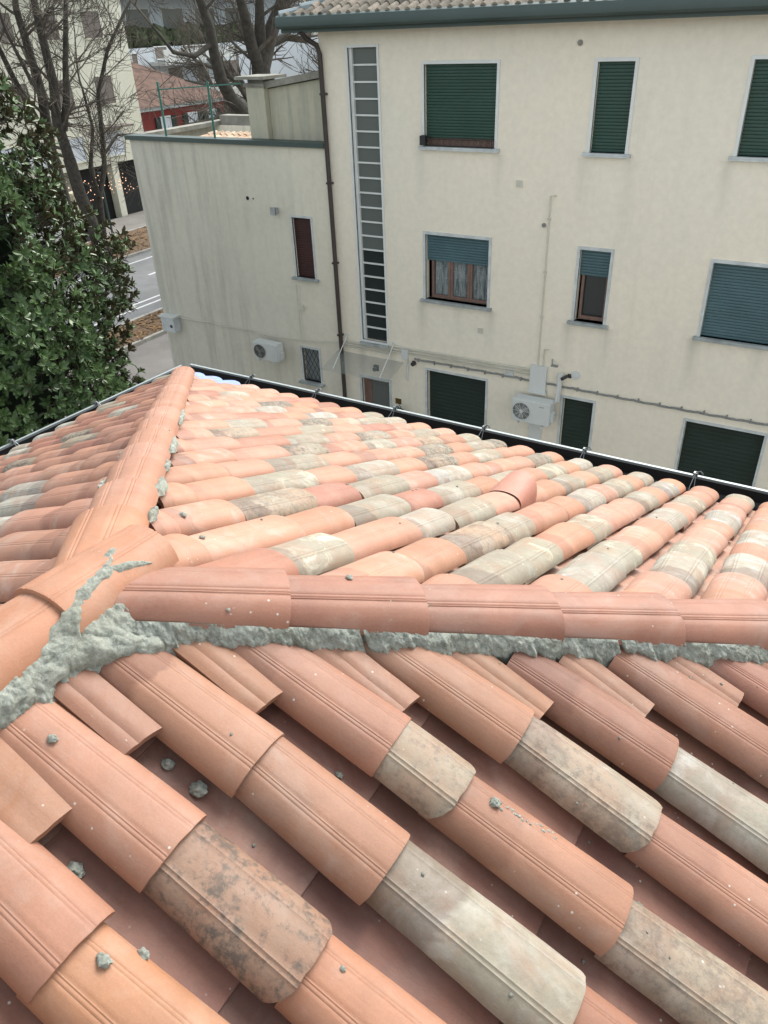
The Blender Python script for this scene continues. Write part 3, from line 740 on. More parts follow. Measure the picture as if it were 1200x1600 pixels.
# ---- crumbs of mortar lying on the tiles
def on_near(u, y, h): 
    d, s_, n = frame('near'); p = APX + d*u + n*h; p.y = y; return p
bpy.context.view_layer.update(); DG = bpy.context.evaluated_depsgraph_get()
def drop(p, sink=0.0):
    hit, loc, nn_, ix, ob, mx = S.ray_cast(DG, Vector(p)+Vector((0, 0, .3)), Vector((0, 0, -1)), distance=.8)
    return (loc - Vector((0, 0, sink))) if hit else Vector(p)
CR = [(.345, .635, .05, .015, 'pale mortar lump lying in the gap beside the second cut strip'), (.43, .635, .045, .02, 'rough mortar lump in the gap left of the big salmon tile'),
      (.345, .385, .095, .019, 'rounded grey mortar lump wedged under the leftmost cut strip'), (.17, .50, .135, .012, 'small mortar crumb on the leftmost cut strip'),
      (.93, .985, .12, .014, 'pale mortar blob on the crest below the short weathered tile'), (1.34, 1.50, .06, .014, 'dark mortar lump in the channel right of the long red tile'),
      (.52, .30, .12, .015, 'thin mortar lump on the orange tile at lower left'), (.63, .85, .05, .010, 'small dark pebble of mortar in the channel in the middle'),
      (.84, .53, .12, .006, 'tiny mortar crumb on the orange tile at the bottom'), (.24, .93, .13, .006, 'tiny crumb on the third cut strip'),
      (.58, .35, .04, .013, 'dark shiny mortar flake in the channel at lower left'), (1.30, 1.05, .05, .009, 'small stone beside the end of the long salmon tile')]
for i, (u, y, h, r_, lb) in enumerate(CR):
    g = MB(); p = drop(on_near(u, y, h), -r_*.3); g.lump(p, r_*.85, 3, .42, i+1, (1.1, .8, .7)); tag(g.build('mortar_lump', M['mortar'], None, True, 60, loc=p), lb, 'mortar lump')
g = MB(); 
for i in range(14):
    p = drop(on_near(.95+.010*i, .99+.002*i+rt_.uniform(-.008, .008), .110-.001*i)); g.lump(p, .002+.0035*rt_.random(), 2, .4, i+40, (1.2, .8, .5))
tag(g.build('mortar_trail', M['mortar'], None, True, 60), 'line of small mortar crumbs trailing down the crest of a salmon tile', 'mortar')
rc = random.Random(21)
crumb = None
for i in range(70):
    if i < 46:
        u, y = rc.uniform(.1, 2.0), rc.uniform(.1, 1.9)
        if u < (y-AY)/CT+.12 or not in_frame([on_near(u, y, .1)], 0): continue
        ph = ((y-.284)/.2275+.5) % 1-.5; h = .118-.9*abs(ph)**2*.4 if abs(ph) < .36 else .03
        if abs(ph) >= .36: h = .028
        p = on_near(u, y, h)
        gl = 'mortar crumbs scattered over the front slope'; lb = 'tiny grey mortar crumb on the front slope tiles'
    else:
        x, yy = rc.uniform(-2.6, -.4), rc.uniform(1.4, 3.4)
        dF, sF, nF = frame('far'); p = APX + dF*((yy-AY)/CT) + nF*.112; p.x = FX[min(range(len(FX)), key=lambda q: abs(FX[q]-x))] + rc.uniform(-.03, .03)
        if abs(p.x-AX) > yy-AY-.1: continue
        gl = 'mortar crumbs scattered over the far slope'; lb = 'small grey mortar crumb on the far slope tiles'
    p = drop(p)
    if crumb is None:
        g = MB(); g.lump((0, 0, 0), 1, 2, .4, 3, (1, .8, .7)); crumb = g.mesh('mortar_crumb', M['mortar'], True, 60)
    o = bpy.data.objects.new('mortar_crumb', crumb); COL.objects.link(o); o.location = p; k = rc.choice([.002, .003, .004, .005]) * (1.3 if i >= 46 else 1); o.scale = (k, k, k); o.rotation_euler = (rc.uniform(0, 6), rc.uniform(0, 6), rc.uniform(0, 6))
    tag(o, lb, 'mortar crumb', gl)
n1 = (.8, 0, .6); n2_ = (.45, .04, .88); n3 = (0, .04, 1)
g, lb = smear('', [((-1.165, .53, -1.055), n1, .026), ((-1.168, .60, -1.045), n1, .032), ((-1.182, .646, -1.02), n1, .032), ((-1.194, .682, -.997), n1, .024), ((-1.214, .725, -.981), n2_, .019),
   ((-1.226, .767, -.976), n2_, .017), ((-1.230, .811, -.978), n2_, .019), ((-1.217, .862, -.988), n2_, .013), ((-1.199, .912, -1.008), n1, .006)], '', 1, .75)
g_, _ = smear('', [((-1.232, .80, -.977), n2_, .014), ((-1.259, .848, -.970), n2_, .015), ((-1.287, .888, -.969), n3, .007)], '', 4, .6); g.add(g_.v, g_.f)
g_, _ = smear('', [((-1.18, .61, -1.055), n1, .03), ((-1.155, .68, -1.062), n1, .036), ((-1.12, .745, -1.086), n1, .030), ((-1.075, .80, -1.118), n1, .02)], '', 7, 1.5); g.add(g_.v, g_.f)
tag(g.build('mortar_joint', M['mortar'], None, True, 70), 'lumpy grey-green mortar smear wrapping the joint where ridge and hips meet', 'mortar')
dvA, s0A, n0A = hip_frame(HA); sg = 1 if s0A.y > 0 else -1
for t0, t1, w_, lb in ((.55, .70, .014, 'nearest'), (.86, 1.08, .020, 'second'), (1.25, 1.42, .012, 'third'), (1.62, 1.95, .020, 'fourth'), (2.4, 2.9, .016, 'fifth')):
    pts = [(Vector((AX, AY, AZ)) + dvA*(t0+(t1-t0)*k/6) + s0A*sg*(.104+.006*math.sin(k*2.1)) - n0A*.062, tuple(n0A + s0A*sg*.5), w_*(.5+.5*math.sin(.3+k*.45))) for k in range(7)]
    g, _ = smear('', pts, '', t0*10, 1.1); tag(g.build('mortar_patch', M['mortar'], None, True, 70), 'small mortar patch at the right foot of the far hip, %s from us' % lb, 'mortar')
for t0, t1, w_, lb in ((.6, .75, .012, 'nearest'), (1.05, 1.2, .010, 'second'), (1.6, 1.8, .014, 'third')):
    pts = [(Vector((AX, AY, AZ)) + dvA*(t0+(t1-t0)*k/6) - s0A*sg*(.104+.006*math.sin(k*2.1)) - n0A*.062, tuple(n0A - s0A*sg*.5), w_*(.5+.5*math.sin(.3+k*.45))) for k in range(7)]
    g, _ = smear('', pts, '', t0*10, 1.1); tag(g.build('mortar_patch', M['mortar'], None, True, 70), 'small mortar patch at the left foot of the far hip, %s from us' % lb, 'mortar')
for i, (p, r_, lb) in enumerate((((-1.622, 1.382, -1.275), .012, 'grey mortar pebble on the second salmon tile right of the far hip'), ((-1.425, 1.266, -1.226), .009, 'small mortar pebble close to the hip joint on the far slope'),
        ((-.888, 1.225, -1.148), .009, 'mortar crumb on top of the right-hand hip, second tile'), ((-.71, 1.29, -1.215), .007, 'mortar crumb on the flank of the third right-hand hip tile'))):
    g = MB(); g.lump(p, r_*.9, 2, .45, i+60, (1.3, .9, .6)); tag(g.build('mortar_pebble', M['mortar'], None, True, 60, loc=p), lb, 'mortar lump')

# ---- gutters of our roof
def gutter(name, a, b, out, label, clips, group):
    """a,b: ends of the outer rim; out: unit vector away from the roof"""
    a, b, out = Vector(a), Vector(b), Vector(out); t = (b-a).normalized(); up_ = Vector((0, 0, 1))
    root = empty(name, a, label, 'gutter', group)
    prof = [(0, 0), (0, -.10), (-.03, -.125), (-.13, -.125), (-.20, -.10), (-.30, -.02), (-.30, -.028), (-.205, -.108), (-.13, -.133), (-.03, -.133), (.006, -.105), (.006, 0)]
    g = MB(); vs = [e + out*x + up_*z for e in (a, b) for x, z in prof]; k = len(prof)
    g.add(vs, [(i, (i+1) % k, k+(i+1) % k, k+i) for i in range(k)]); g.build('trough', M['gutterdark'], root)
    g = MB(); vs = [e + out*x + up_*z for e in (a, b) for x, z in ((-.010, -.010), (.014, -.010), (.014, .010), (-.010, .010))]
    g.add(vs, [(0, 1, 5, 4), (1, 2, 6, 5), (2, 3, 7, 6), (3, 0, 4, 7), (0, 3, 2, 1), (4, 5, 6, 7)]); g.build('rim', M['metal'], root)
    for f in clips:
        p = a.lerp(b, f); g = MB()
        g.box(-.015, .015, -.014, .016, .010, .034, Matrix.Translation(p)); g.tube([p+up_*.03-out*.0, p+up_*.05+t*.03, p+up_*.03+t*.05], .006, 6)
        g.tube([p+up_*.04, p-out*.12-up_*.03-t*.01, p-out*.2-up_*.01], .0022, 5); g.tube([p+up_*.04, p-out*.1-up_*.05+t*.02], .002, 5)
        g.build('gutter_clip', M['steel'], root)
GZ1 = -2.90
gutter('roof_gutter', (-5.66, 5.32, GZ1), (3.4, 5.32, GZ1), (0, 1, 0), 'dark metal gutter with pale rim along the far eave of the tiled roof', [.09, .177, .27, .365, .46, .552, .61, .70, .8], 'gutters of the tiled roof')
gutter('roof_gutter', (-5.72, 5.26, GZ1), (-5.98, -1.5, GZ1), (-1, 0, 0), 'dark metal gutter with pale rim along the left eave by the magnolia', [.16, .29, .42, .55], 'gutters of the tiled roof')

# ================================================================== THE APARTMENT BUILDING OPPOSITE
FY = 14.7
bl = empty('apartment_building', (-3.8, FY, GZ), 'large cream rendered three-storey block with green shutters and tall stair window', 'building')
def holes_wall(mb, x0, x1, z0, z1, holes, y, depth=.16):
    xs = sorted(set([x0, x1] + [h[0] for h in holes] + [h[1] for h in holes])); zs = sorted(set([z0, z1] + [h[2] for h in holes] + [h[3] for h in holes]))
    for i in range(len(xs)-1):
        for j in range(len(zs)-1):
            cx_, cz_ = (xs[i]+xs[i+1])/2, (zs[j]+zs[j+1])/2
            if any(h[0] < cx_ < h[1] and h[2] < cz_ < h[3] for h in holes): continue
            mb.add([(xs[i], y, zs[j]), (xs[i+1], y, zs[j]), (xs[i+1], y, zs[j+1]), (xs[i], y, zs[j+1])], [(0, 1, 2, 3)])
    for a, b, c, d in holes:
        mb.add([(a, y, c), (b, y, c), (b, y, d), (a, y, d), (a, y+depth, c), (b, y+depth, c), (b, y+depth, d), (a, y+depth, d)], [(0, 4, 5, 1), (1, 5, 6, 2), (2, 6, 7, 3), (3, 7, 4, 0)])
K = 14.7/12
W = dict(stair=(-9.71, -9.03, -6.33, -.40), w1=(-8.00, -6.50, -2.10, -.70), w3=(-4.66, -4.03, -2.10, -.70), w6=(-2.20, -.70, -2.07, -.70),
         w2=(-8.00, -6.54, -5.15, -3.78), w4=(-4.65, -4.06, -5.17, -3.78), w5=(-2.24, -.78, -5.13, -3.78),
         g1=(-7.98, -6.50, GZ+.02, -6.80), g2=(-4.71, -4.06, GZ+.02, -6.84), g3=(-2.20, -.76, GZ+.02, -6.84), door=(-9.80, -9.02, GZ+.02, -7.30))
EXTRA = dict(w7=(1.4, 2.9, -2.07, -.7), w8=(1.4, 2.9, -5.13, -3.78), g4=(1.4, 2.9, GZ+.02, -6.84))
holes = list(W.values()) + list(EXTRA.values())
mb = MB(); mb.fixn = False
holes_wall(mb, -10.39, 6.0, GZ, -.02, holes, FY)
mb.add([(-10.39, FY, GZ), (-10.39, FY+9, GZ), (-10.39, FY+9, -.02), (-10.39, FY, -.02)], [(0, 3, 2, 1)])
mb.add([(6, FY, GZ), (6, FY+9, GZ), (6, FY+9, -.02), (6, FY, -.02)], [(0, 1, 2, 3)])
mb.add([(-10.39, FY+9, GZ), (6, FY+9, GZ), (6, FY+9, -.02), (-10.39, FY+9, -.02)], [(0, 1, 2, 3)])
mb.build('wall', M['wall'], bl)
g = MB(); g.box(-10.3, 5.9, FY+.9, FY+1.0, GZ, -.1); g.build('inner_wall', M['dark'], bl)

def trim(name, h, m, parent, t=.055, p=.022, bottom=False, y=FY):
    a, b, c, d = h; g = MB()
    g.box(a-t, b+t, y-p, y+.03, d, d+t); g.box(a-t, a, y-p, y+.03, c, d); g.box(b, b+t, y-p, y+.03, c, d)
    if bottom: g.box(a-t, b+t, y-p, y+.03, c-t, c)
    return g.build(name, m, parent)
def sill(h, m, parent, lip=.09, t=.06, y=FY, over=.11):
    a, b, c, d = h; g = MB(); g.box(a-over, b+over, y-lip, y+.15, c-t, c)
    g.box(a-over-.004, b+over+.004, y-lip-.006, y-.01, c-t*.45, c-t*.3) 
    return g.build('sill', m, parent)
def slats(name, x0, x1, z0, z1, y, m, parent, pitch=.052, dep=.014):
    g = MB(); k = max(1, int((z1-z0)/pitch)); vs = []; ds = (z1-z0)/k
    for i in range(k):
        zb_ = z0+i*ds
        for f, o_ in ((0, 0), (.12, -dep), (.5, -dep*1.25), (.86, -dep), (.93, 0)):
            vs += [(x0, y+o_, zb_+f*ds), (x1, y+o_, zb_+f*ds)]
    vs += [(x0, y, z1), (x1, y, z1)]
    nr = len(vs)//2
    g.fixn = False
    g.add(vs, [(2*i, 2*i+1, 2*i+3, 2*i+2) for i in range(nr-1)]); return g.build(name, m, parent, True, 40)
def window(key, h, mat_tr, mat_sill, label, sh=None, sh_to=0.0, y=FY):
    wobj = trim('window', h, mat_tr, bl, y=y); wobj['label'] = label
    if mat_sill: sill(h, mat_sill, wobj, y=y)
    a, b, c, d = h
    if sh: slats('roller_shutter', a+.005, b-.005, c+(d-c)*sh_to, d-.002, y+.09, sh, wobj)
    return wobj
w1 = window('w1', W['w1'], M['white'], M['sillw'], 'wide upper window, dark green roller shutter nearly down over a planter rail', M['green'], .10)
g = MB(); a, b, c, d = W['w1']; g.box(a+.01, b-.01, FY+.13, FY+.15, c, c+.2); g.build('window_board', M['wood'], w1)
g = MB()
for zz in (.03, .14): g.tube([(a+.02, FY-.10, c+zz), (b-.02, FY-.10, c+zz)], .007, 6)
for xx in (a+.02, b-.02): g.tube([(xx, FY-.10, c+.01), (xx, FY-.10, c+.2)], .009, 6); g.tube([(xx, FY-.10, c+.14), (xx, FY+.02, c+.14)], .007, 5)
for i in range(11):
    xx = a+.1+i*.13; r_ = .035
    g.tube([(xx+r_*math.cos(q), FY-.10, c+.085+r_*math.sin(q)) for q in [k*math.pi/5 for k in range(9)]], .005, 5)
g.box(a-.03, a+.09, FY-.16, FY-.04, c+.03, c+.20)
g.build('planter_rail', M['iron'], w1)
window('w3', W['w3'], M['white'], M['sillw'], 'narrow upper window with dark green roller shutter fully down', M['green'])
window('w6', W['w6'], M['white'], M['sillw'], 'upper right window with dark green roller shutter fully down', M['green'])
window('w7', EXTRA['w7'], M['white'], M['sillw'], None or 'upper window beyond the right edge with green shutter', M['green'])
w2 = window('w2', W['w2'], M['sillw'], M['sill'], 'middle floor window, teal shutter half down over three lace-curtained casements', M['teal'], .60)
def casements(h, n_, parent, zt, curtain=True, x_in=.1):
    a, b, c, d = h; a += x_in; g = MB(); wd = (b-a)/n_; zt = c+(d-c)*zt
    for i in range(n_):
        x0, x1 = a+i*wd, a+(i+1)*wd
        g.box(x0+.003, x0+.055, FY+.085, FY+.13, c+.03, zt); g.box(x1-.055, x1-.003, FY+.085, FY+.13, c+.03, zt); g.box(x0+.055, x1-.055, FY+.087, FY+.128, c+.03, c+.10)
    g.build('casement', M['wood'], parent)
    g = MB(); g.box(a, b, FY+.15, FY+.158, c, zt); g.build('pane', M['glass'], parent) if not curtain else None
    if curtain:
        g = MB(); vs = []; k = 90
        for i in range(k+1):
            x = a+(b-a)*i/k; yy = FY+.165+.012*math.sin(x*46)+.006*math.sin(x*91)
            vs += [(x, yy, c), (x, yy, zt)]
        g.add(vs, [(2*i, 2*i+2, 2*i+3, 2*i+1) for i in range(k)]); g.build('lace_curtain', M['cloth'], parent, True, 60)
casements(W['w2'], 3, w2, .61)
w4 = window('w4', W['w4'], M['sillw'], M['sill'], 'narrow middle floor window, teal shutter one third down over dark glass', M['teal'], .64)
casements(W['w4'], 1, w4, .65, False, .05)
window('w5', W['w5'], M['sillw'], M['sill'], 'wide middle floor window at right with teal roller shutter down', M['teal'])
window('w8', EXTRA['w8'], M['sillw'], M['sill'], 'middle floor window beyond the right edge with teal shutter', M['teal'])
for k, lb in (('g1', 'wide black-green ground floor shutter left of the air conditioner'), ('g2', 'narrow black-green door shutter right of the air conditioner'), ('g3', 'wide black-green ground floor shutter at right')):
    o = trim('ground_floor_opening', W[k], M['sillw'], bl, .05); o['label'] = lb
    a, b, c, d = W[k]; slats('garage_shutter', a, b, c, d, FY+.12, M['garage'], o, .09, .006)
o = trim('ground_floor_opening', EXTRA['g4'], M['sillw'], bl, .05); a, b, c, d = EXTRA['g4']; slats('garage_shutter', a, b, c, d, FY+.12, M['garage'], o, .09, .006)
# stair window: one tall strip of panes between white bars
o = trim('stair_window', W['stair'], M['white'], bl, .045, .03, True); o['label'] = 'tall narrow stair window divided by white horizontal bars'
a, b, c, d = W['stair']; g = MB()
nb = 20
for i in range(1, nb): zz = c+(d-c)*i/nb; g.box(a, b, FY+.055, FY+.105, zz-.016, zz+.016)
g.box(a, a+.07, FY+.03, FY+.11, c, d); g.box(b-.025, b, FY+.05, FY+.11, c, d)
g.build('glazing_bar', M['white'], o)
rnd = random.Random(2)
g = MB(); g2 = MB()
for i in range(nb):
    z0 = c+(d-c)*i/nb; z1 = c+(d-c)*(i+1)/nb; tl = rnd.uniform(-.008, .008)
    (g if i in (7, 8, 9, 10, 11, 12, 13, 14, 15, 16, 17, 18, 19) else g2).add([(a+.06, FY+.085, z0+.01), (b, FY+.085+tl*.3, z0+.01), (b, FY+.09+tl, z1-.01), (a+.06, FY+.09+tl, z1-.01)], [(0, 1, 2, 3)])
g.build('pane', M['paleglass'], o); g2.build('pane', M['glass'], o)
g = MB(); g.box(a-.05, b+.05, FY-.08, FY+.03, c-.12, c-.05); g.build('sill', M['sill'], o)
# door
o = trim('entrance_door', W['door'], M['sillw'], bl, .06); o['label'] = 'entrance door with brown leaf and grey glass under the canopy'
a, b, c, d = W['door']; g = MB(); g.box(a, a+.22, FY+.08, FY+.12, c, d); g.box(a+.22, b, FY+.08, FY+.12, d-.06, d); g.box(b-.05, b, FY+.08, FY+.12, c, d-.06); g.build('door_leaf', M['wood'], o)
g = MB(); g.box(a+.22, b-.05, FY+.095, FY+.105, c, d-.06); g.build('pane', M['paleglass'], o)
# roof with rows of old tiles, fascia and gutter
rf_ = empty('_', (0, 0, 0), None, None); bpy.data.objects.remove(rf_)
g = MB(); ex0, ex1 = -10.95, 6.6; ey, ez = FY-.50, .10; sl2 = .36
g.add([(ex0, ey, ez), (ex1, ey, ez), (ex1-5, ey+5, ez+5*sl2), (ex0+5, ey+5, ez+5*sl2), (ex0, ey+10, ez), (ex1, ey+10, ez), (ex0, ey, ez-.12), (ex1, ey, ez-.12), (ex0, ey+10, ez-.12), (ex1, ey+10, ez-.12)],
      [(0, 1, 2, 3), (0, 3, 4), (3, 2, 5, 4), (1, 5, 2), (6, 8, 9, 7), (0, 6, 7, 1), (0, 4, 8, 6), (1, 7, 9, 5), (4, 5, 9, 8)])
roof = g.build('roof', M['buffroof'], bl)
def cell_tiles(name, pitch, row, cols, x0, y0):
    m, t, b = new_mat(name); tc = N(t, 'ShaderNodeTexCoord'); v = tc.outputs['Object']
    sx = N(t, 'ShaderNodeSeparateXYZ'); L(t, v, sx.inputs[0]); cb = N(t, 'ShaderNodeCombineXYZ')
    L(t, mth(t, 'FLOOR', mth(t, 'DIVIDE', mth(t, 'SUBTRACT', sx.outputs[0], x0), pitch)), cb.inputs[0])
    L(t, mth(t, 'FLOOR', mth(t, 'DIVIDE', mth(t, 'SUBTRACT', sx.outputs[1], y0-.01), row)), cb.inputs[1])
    wn = N(t, 'ShaderNodeTexWhiteNoise', noise_dimensions='3D'); L(t, cb.outputs[0], wn.inputs['Vector'])
    c = ramp(t, wn.outputs['Value'], [(.05, cols[0]), (.35, cols[1]), (.65, cols[2]), (1, cols[3])])
    c = mix(t, 1.0, c, ramp(t, noi(t, v, 7, 5, .65), [(.3, .6), (.65, 1.2)]), 'MULTIPLY')
    L(t, c, b.inputs['Base Color']); b.inputs['Roughness'].default_value = .92; return m
def tile_field(x0, x1, y0, z0, sl, rows, m, parent, pitch=.21, row=.34, hip=True):
    """one corrugated sheet, stepped at every course like overlapping half-round tiles"""
    g = MB(); g.fixn = False; k = int((x1-x0)/pitch); ns = 10; vs = []; rr = random.Random(4); grid = []
    for j in range(rows):
        for f in (0, 0.001, 1):
            line = []
            for i in range(k):
                jy = noise.noise(Vector((i*7.7, j*3.3, 1)))*.05; sc_ = 1 + .12*noise.noise(Vector((i*5.1, j*9.3, 4)))
                for q in range(ns):
                    ph = q/ns; xx = x0 + (i+ph)*pitch
                    cov = math.sin(math.pi*min(1, ph/.72)) if ph < .72 else 0
                    zz = (cov**.7*.075*sc_ if ph < .72 else -.03*math.sin(math.pi*(ph-.72)/.28))
                    y = y0 + j*row + f*row + jy*(1 if f < 1 else 1)
                    step = (-.03 if (f == 0 and ph >= 0) else 0.0) - (.012 if f == 1 else -.010)
                    if f == 0: zz = zz*.75
                    line.append((xx, y, z0 + (y-y0)*sl + zz + step + .03))
            grid.append(line)
    w_ = k*ns
    for ln in grid: vs += ln
    fs = []
    for r_ in range(len(grid)-1):
        j = r_/3
        for c_ in range(w_-1):
            if hip and ((c_/ns*pitch) < (j-.4)*row or (w_-c_)/ns*pitch < (j-.4)*row): continue
            a = r_*w_+c_; fs.append((a, a+1, a+w_+1, a+w_))
    g.add(vs, fs); g.build('roof_tiles', m, parent, True, 40)
TMAT = cell_tiles('old_roof_tiles', .21, .34, [(.07, .068, .055), (.24, .205, .165), (.16, .145, .115), (.33, .275, .225)], ex0+.1, ey-.02)
tile_field(ex0+.1, ex1-.1, ey-.02, ez, sl2, 9, TMAT, roof)
# hip caps of that roof, left corner
g = MB()
for i in range(7):
    p = Vector((ex0+.02+i*.30, ey+.02+i*.30, ez+.05+i*.30*sl2)); q = p+Vector((.34, .34, .34*sl2-.03)); g.tube([p, q], [.11, .09], 10)
g.build('hip_tiles', flat('pale_blue_grey_caps', (.25, .30, .32), .8, .2, 4, 0), roof, True)
g = MB(); prof = [(0, .10), (-.06, .07), (-.085, -.01), (-.075, -.09), (-.02, -.13), (.09, -.13), (.09, -.20), (.50, -.20), (.50, -.13), (.1, -.1), (.06, .02), (.02, .10)]
vs = [(x, ey+p[0]-.01, ez-.02+p[1]) for x in (ex0-.03, ex1) for p in prof]; k = len(prof)
g.add(vs, [(i, (i+1) % k, k+(i+1) % k, k+i) for i in range(k)] + [tuple(range(k)), tuple(k+i for i in range(k))[::-1]])
g.build('eaves_gutter', M['gutterpaint'], bl, True, 30)
g = MB(); g.box(-10.41, 6.0, FY-.015, FY+.2, -.12, -.02); g.build('cornice', M['wall'], bl)
# downpipe
g = MB(); g.tube([(-10.5, FY-.42, -.10), (-10.48, FY-.30, -.22), (-10.36, FY-.12, -.34), (-10.33, FY-.075, -.5), (-10.31, FY-.075, -4.0), (-10.30, FY-.075, GZ)], .05, 12)
dp = g.build('downpipe', M['pipe'], bl, True)
for zz in (-1.2, -2.9, -4.6, -6.3, -8.0):
    g = MB(); g.box(-10.37, -10.25, FY-.13, FY, zz-.02, zz+.02); g.build('bracket', M['pipe'], dp)

# small fittings on the wall
def small(name, pts_fn, m, label, cat, group=None, loc=None):
    g = MB(); pts_fn(g); return tag(g.build(name, m, None, True, 40, loc=loc), label, cat, group)
small('wall_vent', lambda g: (g.box(-6.02, -5.9, FY-.02, FY, -2.75, -2.63), g.box(-6.0, -5.92, FY-.027, FY-.02, -2.70, -2.69), g.box(-6.0, -5.92, FY-.027, FY-.02, -2.67, -2.66)), M['cable'], 'small cream vent cover between the two floors, below the wide green window', 'vent')
small('wall_vent', lambda g: (g.box(-6.73, -6.61, FY-.02, FY, -5.73, -5.62), g.box(-6.71, -6.63, FY-.027, FY-.02, -5.69, -5.68)), M['cable'], 'small cream vent cover under the lace-curtained window', 'vent')
small('round_vent_cover', lambda g: (g.disc((-5.0, FY, -.42), .045, 'Y', 16, .03), g.disc((-5.0, FY-.03, -.42), .02, 'Y', 10, .02)), M['concrete'], 'small round brown vent cover high on the wall under the eaves', 'vent')
small('round_vent_cover', lambda g: (g.disc((-5.41, FY, -3.40), .04, 'Y', 16, .03), g.disc((-5.41, FY-.03, -3.40), .015, 'Y', 10, .02)), M['cabledark'], 'small round dark vent cover beside the thin vertical pipe', 'vent')
small('round_vent', lambda g: (g.disc((-4.49, FY, -6.30), .095, 'Y', 24, .025), g.disc((-4.49, FY-.025, -6.30), .06, 'Y', 24, .012)), M['acwhite'], 'round cream vent cover right of the air conditioner', 'vent')
small('name_plate', lambda g: (g.box(-8.86, -8.70, FY-.015, FY, -7.82, -7.68), g.box(-8.85, -8.71, FY-.02, FY-.015, -7.81, -7.69)), M['brass'], 'brass plate on the wall right of the entrance door', 'plate')
small('letter_box', lambda g: (g.box(-8.88, -8.74, FY-.09, FY, -8.02, -7.88), g.box(-8.87, -8.75, FY-.1, FY-.09, -7.93, -7.90)), M['acwhite'], 'small white box under the brass plate', 'letter box')
small('wall_lamp', lambda g: (g.box(-9.42, -9.30, FY-.05, FY, -7.06, -6.92), g.lump((-9.36, FY-.10, -7.0), .055, 2, .05, 1)), M['acdark'], 'dark wall lamp over the entrance under the canopy', 'lamp')
small('wall_spotlight', lambda g: (g.box(-8.36, -8.30, FY-.04, FY, -6.72, -6.64), g.disc((-8.3, FY-.04, -6.68), .05, 'Y', 14, .09)), M['acdark'], 'small dark spotlight left of the wide ground floor shutter', 'lamp')
small('wall_camera', lambda g: (g.box(-4.66, -4.58, FY-.03, FY, -6.38, -6.30), g.tube([(-4.66, FY-.06, -6.34), (-4.72, FY-.2, -6.36)], .035, 10)), M['acdark'], 'small dark camera above the narrow ground floor door', 'camera')
small('junction_box', lambda g: (g.box(-8.63, -8.46, FY-.07, FY, -6.62, -6.38), g.tube([(-8.50, FY-.03, -6.62), (-8.49, FY-.03, -7.15)], .022, 8)), M['acwhite'], 'grey junction box with a short conduit right of the canopy', 'junction box')
small('cable_box', lambda g: g.box(-6.05, -5.86, FY-.03, FY, -6.60, -6.45), M['sillw'], 'flat square cover plate on the cables left of the air conditioner', 'cover plate')
pt = empty('potted_plant', (-8.6, FY-.35, GZ), 'dark shrub in a pot beside the entrance door', 'plant')
g = MB(); g.tube([(-8.6, FY-.35, GZ), (-8.6, FY-.35, GZ+.45)], [.15, .2], 14); g.build('pot', M['concrete'], pt, True)
g = MB(); g.lump((-8.6, FY-.35, GZ+.95), .33, 4, .5, 4, (.7, .7, 1.6)); g.build('foliage', M['plant'], pt)
# canopy
cn = empty('glass_canopy', (-9.5, FY, -6.75), 'clear sheet canopy on two rods over the entrance door', 'canopy')
g = MB(); g.add([(-10.45, FY-.02, -6.72), (-8.60, FY-.02, -6.72), (-8.60, FY-.78, -6.93), (-10.45, FY-.78, -6.93), (-10.45, FY-.02, -6.735), (-8.60, FY-.02, -6.735), (-8.60, FY-.78, -6.945), (-10.45, FY-.78, -6.945)],
                [(0, 1, 2, 3), (7, 6, 5, 4), (0, 4, 5, 1), (1, 5, 6, 2), (2, 6, 7, 3), (3, 7, 4, 0)]); g.build('sheet', M['canopy'], cn)
for xx in (-10.15, -8.85):
    g = MB(); g.tube([(xx, FY-.01, -6.30), (xx, FY-.70, -6.90)], .012, 7); g.disc((xx, FY, -6.30), .04, 'Y', 12, .03); g.build('rod', M['acwhite'], cn)

